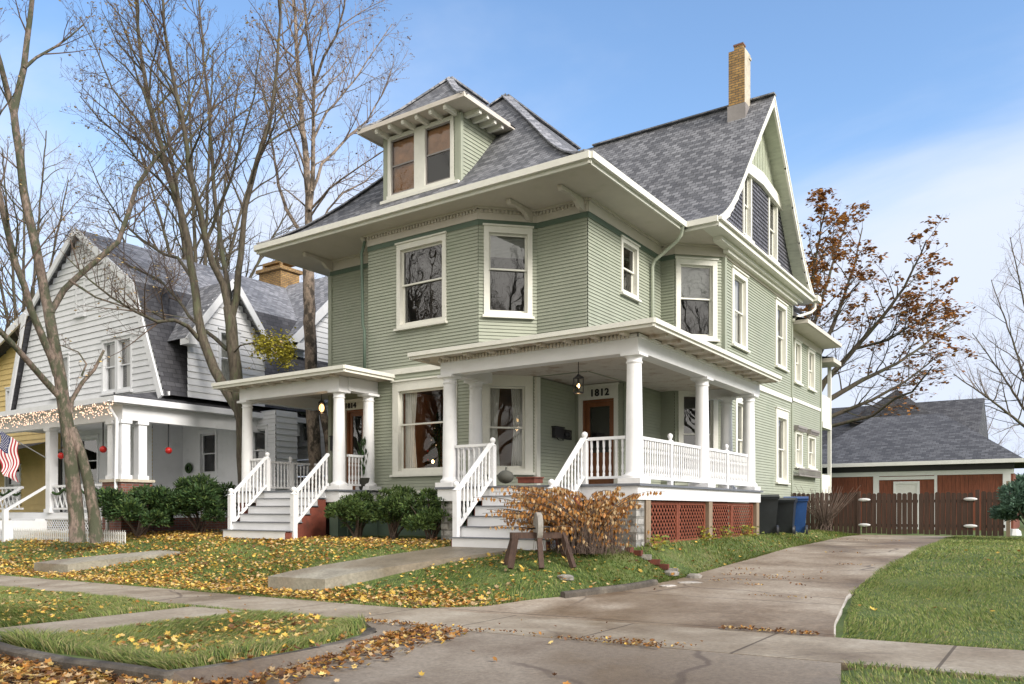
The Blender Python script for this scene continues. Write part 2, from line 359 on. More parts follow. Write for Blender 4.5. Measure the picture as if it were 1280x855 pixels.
for y in gy:
    for x in gx:
        z = H(x, y)
        if y < 4.14: z -= .12
        elif x > -7.0 and y < 4.5: z -= .2
        elif XL_(y)-.02 < x < XR_(y)+.02 and y < 30: z -= .05
        elif 7.55 < y < 9.15: z -= .03
        else: z += .012*sin(x*3.1+y)*sin(y*2.7)
        gv.append((x, y, z))
nx = len(gx)
gf = [(j*nx+i, j*nx+i+1, (j+1)*nx+i+1, (j+1)*nx+i) for j in range(len(gy)-1) for i in range(nx-1)]
tag(npmesh('lawn_ground', gv, gf, ['lawn'], smooth=True), kind='structure')
def sheet(name, rows, m, lift=.02, skirt=.12, label=None):    # rows: lists of (x,y) of equal length
    mb = MB(); n = len(rows[0])
    z = lambda p: H(p[0], p[1])+lift if len(p) == 2 else p[2]
    for r0, r1 in zip(rows, rows[1:]):
        for k in range(n-1):
            q = [r0[k], r0[k+1], r1[k+1], r1[k]]; mb.face([(p[0], p[1], z(p)) for p in q], smooth=False)
    edge = [r for r in rows[0]]+[r[-1] for r in rows[1:]]+rows[-1][-2::-1]+[r[0] for r in rows[-2:0:-1]]
    for a, b in zip(edge, edge[1:]+edge[:1]):
        mb.face([(a[0], a[1], z(a)-skirt), (b[0], b[1], z(b)-skirt), (b[0], b[1], z(b)), (a[0], a[1], z(a))])
    return tag(mb.build(name, m), kind='structure')
fr = lambda a, b, n: [a+(b-a)*k/n for k in range(n+1)]
# the street
sheet('street', [[(x, y) for x in axis([(-200, -40, 20), (-40, -14, 2), (-14, 2, .5), (2, 200, 20)])] for y in (-5, -2, 0, 1, 2, 3, 3.5, 4.08)], 'road', .0)
# pavement
sheet('pavement', [[(x, y) for x in axis([(-80, -30, 5), (-30, 6, .5), (6, 60, 6)])] for y in fr(7.6, 9.1, 3)], 'walk', .02)
def between(y0, y1, st, n=14): 
    return [[(XL_(y)+(XR_(y)-XL_(y))*k/n, y) for k in range(n+1)] for y in axis([(y0, y1, st)])]
sheet('driveway', between(9.104, 28.0, .25), 'drive', .018)
sheet('driveway_apron', between(4.084, 7.596, .2), 'apron', .016)
# narrow walk across the grass strip
sheet('strip_path', [[(x, y) for x in fr(-11.15, -9.95, 4)] for y in fr(4.2, 7.596, 8)], 'walk', .018)
# walk with a riser up to each stair
def stepwalk(name, a, b, c, d, top, end=.77):
    rows = []
    for k in range(9):
        t = k/8; l = (a[0]+(d[0]-a[0])*t, a[1]+(d[1]-a[1])*t); r = (b[0]+(c[0]-b[0])*t, b[1]+(c[1]-b[1])*t)
        row = []
        for q in fr(0, 1, 4):
            x = l[0]+(r[0]-l[0])*q; y = l[1]+(r[1]-l[1])*q
            row.append((x, y, max(H(x, y)+.025, top+(end-top)*t**.8)))
        rows.append(row)
    sheet(name, rows, 'step', 0, .3)
stepwalk('front_walk', (-12.15, 9.8), (-10.8, 9.95), (-8.4, 12.75), (-10.2, 12.75), .27)
stepwalk('side_walk', (-20.8, 9.75), (-19.5, 9.9), (-17.2, 11.5), (-18.4, 11.6), .2, .5)
# kerbs
def kerb(name, pts, w, h, m, zf):
    mb = MB(); P = [Vector((p[0], p[1], 0)) for p in pts]; prof = []
    for k, p in enumerate(P):
        d = (P[min(k+1, len(P)-1)]-P[max(k-1, 0)]).normalized(); r = Vector((d.y, -d.x, 0)); z = zf(p.x, p.y)
        prof.append([p+Vector((0, 0, z-.35)), p+Vector((0, 0, z-.02)), p+r*.02+Vector((0, 0, z)), p+r*(w-.03)+Vector((0, 0, z)), p+r*w+Vector((0, 0, z-.03)), p+r*(w+.015)+Vector((0, 0, z-h-.2))])
    for A, B in zip(prof, prof[1:]):
        for k in range(5): mb.face([A[k], A[k+1], B[k+1], B[k]])
    mb.face(prof[0]); mb.face(prof[-1][::-1])
    return tag(mb.build(name, m), kind='structure')
kerb('street_kerb', [(x, 4.22+.02*sin(x*1.7)) for x in fr(-60, -6.95, 90)]+[(-6.7, 4.3), (-6.58, 4.55), (-6.56, 5), (-6.56, 5.6), (-6.57, 6.2), (-6.72, 6.7), (-7.0, 7.1)], .14, .2, 'curb', lambda x, y: zs(x)+.03+.012*sin(x*5)+.01*sin(x*13+y*7))
kerb('drive_kerb', [(XL_(y)-.0, y) for y in (10.6, 11, 11.4, 11.8, 12.2, 12.6)], .13, .1, 'curb', lambda x, y: H(x, y)+.10)
kerb('lawn_kerb', [(XR_(y)+.02, y) for y in fr(12.9, 9.35, 10)], .14, .1, 'curbn', lambda x, y: H(x, y)+.012)
# ================================================================ the green house
def frame_of(a, b):
    a = Vector((a[0], a[1], 0)); d = Vector((b[0]-a.x, b[1]-a.y, 0)); L = d.length; d /= L; n = Vector((d.y, -d.x, 0)); return a, d, n, L
def lapwall(mb, a, b, z0, z1, ops=(), e=.082, lip=.022, lim=None, mi=0, wob=0):
    a, d, n, L = frame_of(a, b); z = z0; k = 0
    while z < z1-1e-4:
        zt = min(z+e, z1); zm = (z+zt)/2; u0, u1 = (0, L) if lim is None else lim(zm)
        if u1 > u0:
            iv = [(u0, u1)]
            for o in ops:
                if o[2] < zm < o[3]:
                    nw = []
                    for p, q in iv:
                        if o[0] > p: nw.append((p, min(q, o[0])))
                        if o[1] < q: nw.append((max(p, o[1]), q))
                    iv = [t for t in nw if t[1] > t[0]+1e-3]
            for p, q in iv:
                P = lambda u, dd, zz: a+d*u+n*dd+Vector((0, 0, zz))
                w = wob*(R.random()-.5) if wob else 0
                mb.face([P(p, lip, z+w), P(q, lip, z+w), P(q, .002, zt), P(p, .002, zt)], mi)
                mb.face([P(p, 0, z+w), P(q, 0, z+w), P(q, lip, z+w), P(p, lip, z+w)], mi)
        z = zt; k += 1
def tf(a, d, n): return lambda p: a+d*p[0]+n*p[1]+Vector((0, 0, p[2]))      # local (along, out, up)
def window(par, a, b, u0, z0, w, h, style='plain', meet=.5, head=.15, side=.12, trim='cream', glass='glass', sillw=.04, label=None, back='room', curt=None, name='window', flat=False, recess=.7):
    a, d, n, L = frame_of(a, b); T = tf(a+d*u0+Vector((0, 0, z0)), d, n)
    m = MB(); t = .045
    m.box(0, side, -.05, t, 0, h, T=T); m.box(w-side, w, -.05, t, 0, h, T=T)
    m.box(side-.002, w-side+.002, -.05, t-.003, h-head, h-.001, T=T); m.box(side-.002, w-side+.002, -.05, t-.003, .001, .09, T=T)
    m.box(-.03, w+.03, .0, t+.035, h, h+.04, T=T)
    # reveals
    for q in ((side-.012, side), (w-side, w-side+.012)): m.box(q[0], q[1], -.16, -.05, .09, h-head, T=T)
    m.box(side, w-side, -.16, -.05, h-head, h-head+.012, T=T); m.box(side, w-side, -.16, -.05, .078, .09, T=T)
    win = m.build(name, trim, par)
    if label: win['label'] = label
    def sub(nm, mb_, mt): return mb_.build(nm, mt, win if par.get('_deep') is None else par)
    s = MB(); s.box(-sillw, w+sillw, .0, .11, -.06, -.002, T=T); sub('sill', s, trim)
    x0, x1, y0, y1 = side, w-side, .09, h-head; zm = y0+(y1-y0)*(1-meet); f = .05
    s = MB()
    s.box(x0, x0+f, -.09, -.05, zm, y1, T=T); s.box(x1-f, x1, -.09, -.05, zm, y1, T=T); s.box(x0+f, x1-f, -.088, -.052, y1-f, y1-.002, T=T); s.box(x0, x1, -.092, -.045, zm-.02, zm+.02, T=T)
    s.box(x0, x0+f, -.13, -.093, y0, zm-.02, T=T); s.box(x1-f, x1, -.13, -.093, y0, zm-.02, T=T); s.box(x0+f, x1-f, -.128, -.095, y0+.002, y0+f+.02, T=T)
    sub('sash', s, trim)
    g = MB(); g.face([T((x0+f, -.07, zm)), T((x1-f, -.07, zm)), T((x1-f, -.07, y1-f)), T((x0+f, -.07, y1-f))]); g.face([T((x0+f, -.11, y0+f)), T((x1-f, -.11, y0+f)), T((x1-f, -.11, zm)), T((x0+f, -.11, zm))])
    sub('pane', g, glass)
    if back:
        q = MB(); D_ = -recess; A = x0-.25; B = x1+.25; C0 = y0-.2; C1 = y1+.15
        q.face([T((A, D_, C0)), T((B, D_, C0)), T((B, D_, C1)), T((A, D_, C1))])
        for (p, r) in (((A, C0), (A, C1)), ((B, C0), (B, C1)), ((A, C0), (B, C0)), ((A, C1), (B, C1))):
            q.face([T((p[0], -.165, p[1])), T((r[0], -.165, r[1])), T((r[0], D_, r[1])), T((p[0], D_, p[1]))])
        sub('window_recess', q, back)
    if curt == 'drape' or curt == 'drapewide':
        q = MB(); W = (x1-x0)*(.31 if curt == 'drape' else .24)
        for sgn, e0 in ((1, x0+.03), (-1, x1-.03)):
            n_ = 28; pr = []
            for k in range(n_+1):
                t_ = k/n_; pr.append((t_*W, .025*sin(t_*34)+.012*sin(t_*71)))
            for lo, hi, c0, c1 in ((y0+.02, y0+(y1-y0)*.5, 1, .78), (y0+(y1-y0)*.5, y1, .78, 1)):
                for (p, o1), (r, o2) in zip(pr, pr[1:]):
                    q.face([T((e0+sgn*p*c0, -.22+o1, lo)), T((e0+sgn*r*c0, -.22+o2, lo)), T((e0+sgn*r*c1, -.22+o2, hi)), T((e0+sgn*p*c1, -.22+o1, hi))], smooth=True)
        sub('curtain', q, 'curtain')
    elif curt in ('blind', 'halfblind', 'sheer'):
        q = MB(); zl = y0 if curt == 'sheer' else (zm+.03 if curt == 'blind' else y0+(y1-y0)*.72)
        if curt == 'sheer':
            n_ = 40
            for k in range(n_):
                u_, v_ = x0+(x1-x0)*k/n_, x0+(x1-x0)*(k+1)/n_
                q.face([T((u_, -.2+.02*sin(k*1.1), y0)), T((v_, -.2+.02*sin(k*1.1+1.1), y0)), T((v_, -.2+.02*sin(k*1.1+1.1), y1)), T((u_, -.2+.02*sin(k*1.1), y1))])
        else:
            z_ = zl
            while z_ < y1: q.box(x0+.02, x1-.02, -.185, -.165, z_, z_+.028, T=T); z_ += .034
        sub('curtain' if curt == 'sheer' else 'blind', q, 'curtain' if curt == 'sheer' else 'blind')
    return win, T

GH = thing('house', 'large sage green Victorian house with grey hipped roof and two white porches', 'house', (-12, 17, .8))
ZD, ZB, ZE = 2.0, 4.5, 5.0           # porch deck, beam bottom, porch eave top
ZF, ZS, ZT = 8.46, 8.75, 8.95        # frieze bottom, soffit, eave top
LL = (-17.81, 16.62); L1 = (-15.27, 16.62); L2 = (-15.27, 15.6); A_ = (-11.64, 15.6); B_ = (-10.62, 16.62); C_ = (-9.22, 16.62)
S1 = (-9.22, 20.75); S2 = (-8.81, 20.75); G1 = (-7.78, 21.78); G2 = (-7.78, 28.4); BK = (-17.81, 33.3)
R1 = (-8.0, 28.4); R2 = (-8.0, 33.3); I1 = (-10.62, 18.48); I2 = (-9.22, 18.48)
ZW = 1.92
def dist(a, b): return math.hypot(a[0]-b[0], a[1]-b[1])
def u_at(a, x=None, y=None):
    return (x-a[0]) if x is not None else (y-a[1])
WIN = []      # (a, b, u0, z0, w, h, kwargs)
def W(a, b, u0, z0, w, h, **k): WIN.append((a, b, u0, z0, w, h, k)); return (u0+.04, u0+w-.04, z0+.02, z0+h-.04)
walls = MB()
# upper storey and lower front
o1 = W(L2, A_, u_at(L2, x=-14.24), 6.15, 1.63, 2.16, meet=.47, label='upper front window beside the tall gutter pipe')
o2 = W(L2, A_, u_at(L2, x=-14.38), 2.4, 2.12, 2.38, meet=.42, head=.24, side=.2, glass='glasslow', back=None, curt='drapewide', label='wide front window with white curtains and a lit lamp inside')
lapwall(walls, L2, A_, ZW, ZF, [o1, o2])
f0 = .13
o3 = W(A_, B_, f0, 6.17, 1.19, 2.15, meet=.45, curt='halfblind', label='upper corner window with a shade pulled part way')
o4 = W(A_, B_, .06, 2.4, 1.27, 2.38, meet=.5, head=.3, side=.19, glass='glasslow', back='warm', curt='drape', recess=1.2)
lapwall(walls, A_, B_, ZW, ZF, [o3, o4])
lapwall(walls, LL, L1, ZW, ZF, [(.3, 1.45, 1.9, 4.55)])
lapwall(walls, L1, L2, ZW, ZF)
lapwall(walls, B_, C_, 4.72, ZF)
o5 = W(C_, S1, 18.29-16.62, 6.95, .99, 1.38, meet=.5, side=.1, head=.1)
lapwall(walls, C_, S1, 4.72, ZF, [o5])
lapwall(walls, B_, I1, ZW, 4.72); lapwall(walls, I1, I2, ZW, 4.72, [(.16, 1.24, 1.9, 4.6)]); lapwall(walls, I2, S1, ZW, 4.72)
lapwall(walls, S1, S2, ZW, ZF)
lapwall(walls, (-17.81, 33.3), LL, ZW, ZF, e=.16)
walls.build('wall', 'sage', GH)
wing = MB()
o6 = W(S2, G1, .03, 6.17, 1.2, 2.18, meet=.47, side=.13, curt='blind', label='large window with half lowered blinds over the porch roof')
o7 = W(S2, G1, .1, 2.4, 1.15, 2.4, meet=.5, side=.14, back='room', curt=None)
lapwall(wing, S2, G1, ZW, ZF, [o6, o7])
o8 = W(G1, G2, 22.31-21.78, 6.17, 1.33, 2.16, meet=.5, side=.16, curt='sheer')
o9 = W(G1, G2, 26.45-21.78, 6.17, 1.28, 2.16, meet=.5, side=.16, curt='sheer')
o10 = W(G1, G2, 26.5-21.78, 2.4, 1.38, 2.4, meet=.5, side=.2, head=.28, curt='sheer')
o11 = W(G1, G2, 22.6-21.78, 2.4, 1.0, 2.4, meet=.5, side=.16, head=.24, curt='sheer')
lapwall(wing, G1, G2, 1.6, ZF, [o8, o9, o10, o11]); wing.build('wing_wall', 'sage', GH)
rear = MB()
rw = []
for y0_, y1_, z0_, z1_ in ((29.47, 30.35, 6.05, 7.56), (31.3, 32.3, 6.05, 7.54), (29.57, 30.53, 3.04, 4.32), (31.3, 32.4, 3.06, 4.3)):
    rw.append(W(R1, R2, y0_-28.4, z0_, y1_-y0_, z1_-z0_, side=.13, head=.1, curt='sheer'))
lapwall(rear, R1, R2, 1.5, 7.85, rw); lapwall(rear, G2, R1, 1.5, ZF); lapwall(rear, R2, BK, 1.5, 7.85, e=.2)
rear.build('rear_wall', 'sage', GH)
for a, b, u0, z0, w, h, k in WIN:
    win, T = window(GH, a, b, u0, z0, w, h, **k)
# front room seen through the wide window
fr_ = MB(); x0, x1, y0, y1 = -15.15, -11.75, 15.75, 18.3
fr_.face([(x0, y1, 1.95), (x1, y1, 1.95), (x1, y1, 4.8), (x0, y1, 4.8)]); fr_.face([(x0, y0, 1.95), (x0, y1, 1.95), (x0, y1, 4.8), (x0, y0, 4.8)])
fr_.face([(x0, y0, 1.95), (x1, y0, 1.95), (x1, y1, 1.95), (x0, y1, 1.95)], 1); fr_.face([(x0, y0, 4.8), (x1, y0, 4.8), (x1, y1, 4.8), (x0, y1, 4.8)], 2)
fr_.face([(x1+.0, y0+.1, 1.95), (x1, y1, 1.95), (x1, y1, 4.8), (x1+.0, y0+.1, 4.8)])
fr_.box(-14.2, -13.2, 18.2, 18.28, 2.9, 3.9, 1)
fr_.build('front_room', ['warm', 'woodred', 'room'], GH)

# trims: corner boards, water table, belt, frieze
tr = MB()
OUT2 = [LL, L1, L2, A_, B_, C_, S1, S2, G1, G2]
def band(mb, poly, z0, z1, t, mi=0, skip=()):
    for k, (a, b) in enumerate(zip(poly, poly[1:])):
        if k in skip: continue
        a3, d, n, L = frame_of(a, b); T = tf(a3, d, n); mb.box(-t*.45 if k else 0, L+t*.45, .0, t, z0, z1, mi, T=T)
band(tr, [LL, L1, L2, A_, B_], 4.98, 5.12, .045); band(tr, [G1, G2], 5.16, 5.32, .05); band(tr, [R1, R2], 5.35, 5.48, .045)
band(tr, [LL, L1, L2, A_, B_], 1.72, 1.98, .06)
band(tr, [G1, G2, R1, R2], 7.78, 7.85, .04, skip=(0, 1))
build_each(tr, 'trim_board', 'cream', GH)
fz = MB(); band(fz, OUT2, ZF, ZS, .05)
band(fz, OUT2, ZS-.05, ZS-.002, .12)
band(fz, [R1, R2], 7.6, 7.85, .05)
build_each(fz, 'frieze_board', 'soffit', GH)
gs = MB(); band(gs, OUT2[:8], ZF-.13, ZF, .03); gs.build('green_band', 'sagedark', GH)
dt = MB()
for a, b in ((L2, A_), (A_, B_), (B_, C_)):
    a3, d, n, L = frame_of(a, b); T = tf(a3, d, n); u = .04
    while u < L-.04: dt.box(u, u+.05, .05, .095, ZS-.13, ZS-.055, T=T); u += .1
dt.build('dentil_row', 'soffit', GH)
cb = MB()
for p in (C_, G1):
    pass
cb.box(LL[0]-.05, LL[0]+.09, LL[1]-.045, LL[1]+.1, ZW, ZF-.13)
q = MB(); q.box(B_[0]-.08, B_[0]+.035, B_[1]-.06, B_[1]+.1, ZW, 4.72); q.build('corner_board', 'cream', GH)
cb.box(-7.86, -7.735, 21.7, 21.86, ZW, ZF); cb.box(-7.9, -7.73, 28.3, 28.42, 1.6, ZF); cb.box(-8.06, -7.95, 33.18, 33.33, 1.5, 7.6)
build_each(cb, 'corner_board', 'sage', GH)
fd = MB()
fd.prism([(-17.78, 16.68), (-15.22, 16.68), (-15.22, 15.66), (-11.66, 15.66), (-10.6, 16.7), (-9.26, 18.5), (-9.26, 20.8), (-7.84, 21.84), (-7.84, 28.3), (-8.05, 28.4), (-8.05, 33.2), (-17.78, 33.2)], .3, ZW)
fd.build('foundation', 'sagedark', GH)

# main roof: hipped, flaring towards the eaves
PR = [(0, 0), (.25, .12), (.55, .31), (.85, .53), (1.15, .80), (1.5, 1.14), (1.85, 1.52), (2.6, 2.38), (3.4, 3.28), (4.63, 4.64)]
XeL, XeR, YeF, XM, YR = -18.93, -8.21, 14.89, -13.57, 24.9
arc = [0]
for (a, b), (c, d) in zip(PR, PR[1:]): arc.append(arc[-1]+math.hypot(c-a, d-b))
rf = MB(); KX = 5.36/4.63
ring = [(XeL+t*KX, XeR-t*KX, YeF+t, ZT+.02+z) for t, z in PR]
for k in range(len(PR)-1):
    l0, r0, y0, z0 = ring[k]; l1, r1, y1, z1 = ring[k+1]; v0, v1 = arc[k], arc[k+1]
    rf.face([(l0, y0, z0), (r0, y0, z0), (r1, y1, z1), (l1, y1, z1)], 0, [(l0, v0), (r0, v0), (r1, v1), (l1, v1)])
    YB = 32.5
    rf.face([(r0, y0, z0), (r0, YB, z0), (r1, YB, z1), (r1, y1, z1)], 0, [(y0, v0), (YB, v0), (YB, v1), (y1, v1)])
    rf.face([(l0, YB, z0), (l0, y0, z0), (l1, y1, z1), (l1, YB, z1)], 0, [(-YB, v0), (-y0, v0), (-y1, v1), (-YB, v1)])
# wing roof, gabled, ridge along x
WY0, WYM, WX0, WX1 = 19.98, 24.75, -19.6, -7.28; KW = (WYM-WY0)/4.63; KZ = 5.08/4.64
wr = [(t*KW, z*KZ) for t, z in PR]
for k in range(len(PR)-1):
    (t0, z0), (t1, z1) = wr[k], wr[k+1]; z0 += ZT+.02; z1 += ZT+.02; v0, v1 = arc[k], arc[k+1]
    rf.face([(WX0, WY0+t0, z0), (WX1, WY0+t0, z0), (WX1, WY0+t1, z1), (WX0, WY0+t1, z1)], 0, [(WX0, v0), (WX1, v0), (WX1, v1), (WX0, v1)])
    a0, a1 = 2*WYM-WY0-t0, 2*WYM-WY0-t1
    rf.face([(WX1, a0, z0), (WX0, a0, z0), (WX0, a1, z1), (WX1, a1, z1)], 0, [(WX0, v0), (WX1, v0), (WX1, v1), (WX0, v1)])
# rear roof, low
rf.face([(-7.28, 28.3, 8.0), (-7.28, 33.45, 8.0), (-10.5, 33.45, 9.0), (-10.5, 28.3, 9.0)]); rf.face([(-7.28, 33.45, 8.0), (-18, 33.45, 8.0), (-18, 30.45, 9.0), (-10.5, 30.45, 9.0)])
rf.face([(-7.58, 33.52, 7.52), (-7.58, 34.82, 7.52), (-8.6, 34.82, 7.7), (-8.6, 33.52, 7.7)])
roof = rf.build('roof', 'shingle', GH)
cp = MB()
for s in (-1, 1):
    pts = [(XM+s*(5.36-t*KX), YeF+t, ZT+.05+z) for t, z in PR]
    for a, b in zip(pts, pts[1:]): cp.bar(a, b, .26, .035)
cp.bar((XM, 19.52, 13.64), (XM, 23.8, 13.64), .24, .04)
cp.bar((-13.5, WYM, 14.08), (WX1+.02, WYM, 14.08), .24, .04)
cp.build('ridge_cap', 'shinglew', roof)

def fasc(mb, pts, z0, z1, t, mi=0, closed=False):      # a board along an outline (outward = right of travel)
    P = list(pts)
    for a, b in zip(P, P[1:]):
        a3, d, n, L = frame_of(a, b); T = tf(a3, d, n); mb.box(-t if a != P[0] else 0, L, -.0, t, z0, z1, mi, T=T)
ea = MB()
ol = [(XeL, 33.3), (XeL, YeF), (XeR, YeF), (XeR, 19.98), (-7.32, 19.98)]
for a, b in zip(ol, ol[1:]):
    a3, d, n, L = frame_of(a, b); T = tf(a3, d, n)
    ea.box(-.03, L+.03, -.04, .0, ZS-.01, ZT, T=T); ea.box(-.03, L+.03, .0, .10, ZT-.13, ZT+.015, T=T)
ea.build('gutter', 'cream', GH)
sf = MB()
sf.face([(p[0], p[1], ZS) for p in [(XeL, 33.0), (XeL, YeF), (XeR, YeF), (XeR, 33.0)]][::-1])
sf.face([(p[0], p[1], ZS+.001) for p in [(XeR, 19.98), (-7.3, 19.98), (-7.3, 29.5), (XeR, 29.5)]][::-1])
sf.face([(-7.3, 28.45, 7.85), (-9, 28.45, 7.85), (-9, 33.5, 7.85), (-7.3, 33.5, 7.85)]); sf.box(-9, -7.24, 28.42, 33.5, 7.86, 7.99); sf.box(-8.6, -7.56, 33.52, 34.84, 7.34, 7.5)
sf.build('soffit', 'soffit', GH)
# cornice under the gable
co = MB(); co.box(-7.75, -7.283, 19.99, 29.52, ZT-.203, ZT-.004, 0); co.box(-7.75, -7.5, 20.8, 28.8, ZS-.12, ZS, 0); co.box(-7.75, -7.6, 21.6, 28.5, ZS-.22, ZS-.12, 0)
co.box(-7.28, -7.2, 19.96, 29.54, ZT-.07, ZT, 0); co.build('gable_cornice', 'cream', GH)
# brackets
def bracket(x, y, z, L=1.0, dy=-1):
    m = MB(); pr = [(0, -.02), (0, -.3), (.18, -.27), (.34, -.15), (.5, -.12), (.7, -.1), (L-.05, -.13), (L, -.07), (L, -.02)]
    for s in (-1, 1):
        q = [(x+s*.055, y+dy*p, z+h) for p, h in pr]; m.face(q if s < 0 else q[::-1])
    for (p, h), (p2, h2) in zip(pr, pr[1:]+pr[:1]):
        m.face([(x-.055, y+dy*p, z+h), (x+.055, y+dy*p, z+h), (x+.055, y+dy*p2, z+h2), (x-.055, y+dy*p2, z+h2)])
    m.build('bracket', 'soffit', GH)
for x in (-17.7, -15.42, -10.72, -9.32): bracket(x, 16.56, ZS+.01, 1.05)
# gable wall
def glim(zm):
    zz = zm-ZT
    t = next((t0+(t1-t0)*(zz-z0)/(z1-z0) for (t0, z0), (t1, z1) in zip(wr, wr[1:]) if z0 <= zz <= z1), 0)
    y0 = WY0+t+.05; return (max(y0, 20.4)-20, min(2*WYM-y0, 29.1)-20)
gw = MB()
gops = [(3.3, 3.98, 9.55, 11.5), (5.75, 6.6, 9.55, 11.5)]
lapwall(gw, (-7.78, 20), (-7.78, 30), 8.95, 11.5, gops, e=.12, lip=.02, lim=glim)
gw.build('gable_shingle_panel', 'fish', GH)
gb = MB(); y = 22.3
gb.face([(-7.8, 22.75, 11.5), (-7.8, 26.75, 11.5), (-7.8, 24.75, 13.85)])
while y < 27.3:
    zt = min(13.95, 8.95+next((z0+(z1-z0)*((min(y, 2*WYM-y)-WY0)-t0)/(t1-t0) for (t0, z0), (t1, z1) in zip(wr, wr[1:]) if t0 <= min(y, 2*WYM-y)-WY0 <= t1), 0)-.1)
    if zt > 11.7: gb.box(-7.8, -7.765, y, y+.035, 11.6, zt)
    y += .16
gb.build('gable_board_panel', 'board', GH)
gh = MB()
for y0, y1, z0, z1 in ((22.75, 24.9, 11.62, 11.85), (24.9, 27.05, 11.85, 11.62)):
    q = [(y0, z0-.32 if y0 < 24 else z0-.38), (y1, z1-.38 if y1 < 26 else z1-.32), (y1, z1), (y0, z0)]
    gh.face([(-7.66, a, b) for a, b in q]); gh.face([(-7.78, q[0][0], q[0][1]), (-7.78, q[1][0], q[1][1]), (-7.66, q[1][0], q[1][1]), (-7.66, q[0][0], q[0][1])]); gh.face([(-7.66, q[3][0], q[3][1]), (-7.66, q[2][0], q[2][1]), (-7.78, q[2][0], q[2][1]), (-7.78, q[3][0], q[3][1])])
gh.face([(-7.66, 22.75, 11.3), (-7.66, 22.75, 11.62), (-7.78, 22.75, 11.62), (-7.78, 22.75, 11.3)])
gh.build('gable_header', 'cream', GH)
for u, w in ((3.25, .78), (5.7, .95)):
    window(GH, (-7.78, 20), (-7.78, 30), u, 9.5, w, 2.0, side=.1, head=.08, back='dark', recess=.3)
# rake boards and their soffits
rk = MB(); rs = MB()
for s in (-1, 1):
    for (t0, z0), (t1, z1) in zip(wr, wr[1:]):
        y0 = WYM+s*(WYM-WY0-t0); y1 = WYM+s*(WYM-WY0-t1); a = ZT+z0; b = ZT+z1
        rk.face([(-7.29, y0, a-.24), (-7.29, y1, b-.30), (-7.29, y1, b+.01), (-7.29, y0, a+.01)]); rk.face([(-7.35, y0, a-.24), (-7.35, y1, b-.30), (-7.29, y1, b-.30), (-7.29, y0, a-.24)])
        rk.face([(-7.35, y0, a-.24), (-7.35, y1, b-.30), (-7.35, y1, b), (-7.35, y0, a)])
        rk.face([(-7.27, y0, a-.06), (-7.27, y1, b-.07), (-7.27, y1, b+.03), (-7.27, y0, a+.03)], 0); rk.face([(-7.29, y0, a-.06), (-7.29, y1, b-.07), (-7.27, y1, b-.07), (-7.27, y0, a-.06)])
        rs.face([(-7.34, y0, a-.1), (-7.34, y1, b-.1), (-7.8, y1, b-.1), (-7.8, y0, a-.1)])
rk.build('rake_board', 'cream', GH); rs.build('rake_soffit', 'board', GH)
# chimney
cm = MB(); x0, x1, y0, y1 = -8.5, -8.0, 24.15, 24.68
for a, b, mi in (((x0, y0), (x1, y0), 0), ((x1, y0), (x1, y1), 1), ((x1, y1), (x0, y1), 0), ((x0, y1), (x0, y0), 0)):
    cm.face([(a[0], a[1], 13.2), (b[0], b[1], 13.2), (b[0], b[1], 15.45), (a[0], a[1], 15.45)], mi)
cm.face([(x0, y0, 15.45), (x1, y0, 15.45), (x1, y1, 15.45), (x0, y1, 15.45)], 1)
cm.box(x0+.02, x1+.025, y1-.16, y1+.03, 15.28, 15.36, 1)
ch = cm.build('chimney', ['tanbrick', 'mortar'], roof)
q = MB(); q.box(x0+.13, x1-.1, y0+.12, y1-.2, 15.45, 15.66, 0); q.box(x0+.11, x1-.08, y0+.1, y1-.18, 15.64, 15.69, 1); q.build('chimney_pot', ['tanbrick', 'redbrick'], roof)
q = MB(); q.box(x0-.03, x1+.03, y0-.03, y1+.02, 13.1, 13.78); q.build('chimney_flashing', 'flash', roof)

# dormer
dm = MB(); dx0, dx1, dy, dz0, dz1 = -15.05, -12.5, 16.0, 9.55, 11.42
lapwall(dm, (dx0, dy), (dx1, dy), dz0, dz1, [(.2, 2.35, 9.8, 11.5)])
def dlim(zm):
    zz = zm-ZT-.02; t = next((t0+(t1-t0)*(zz-z0)/(z1-z0) for (t0, z0), (t1, z1) in zip(PR, PR[1:]) if z0 <= zz <= z1), 0); return (0, max(0, YeF+t-dy+.05))
lapwall(dm, (dx1, dy), (dx1, 20), dz0, dz1, e=.1, lip=.02, lim=dlim)
lapwall(dm, (dx0, 20), (dx0, dy), dz0, dz1, e=.1, lim=lambda z: (4-dlim(z)[1], 4))
dorm = dm.build('dormer', 'sage', GH); dorm['_deep'] = 1
t = MB(); t.box(dx0-.02, dx0+.12, dy-.05, dy, dz0, dz1); t.box(dx1-.14, dx1+.02, dy-.05, dy, dz0, dz1); t.box(dx1, dx1+.05, dy-.045, dy+.06, dz0, dz1); build_each(t, 'corner_board', 'sage', dorm)
t = MB(); t.box(dx0+.14, dx0+.24, dy-.06, dy+.02, 9.84, 11.40); t.box(dx1-.28, dx1-.18, dy-.06, dy+.02, 9.84, 11.40); t.box(-13.98, -13.62, dy-.055, dy+.02, 9.84, 11.40)
t.box(dx0+.24, dx1-.28, dy-.052, dy+.02, 11.30, 11.40); t.box(dx0+.1, dx1-.15, dy-.06, dy+.02, 9.72, 9.84); t.box(dx0-.06, dx1+.03, dy-.14, dy+.02, 9.63, 9.71); t.box(dx0-.04, dx1+.02, dy-.07, dy+.02, 9.5, 9.63)
t.build('window_frame', 'cream', dorm)
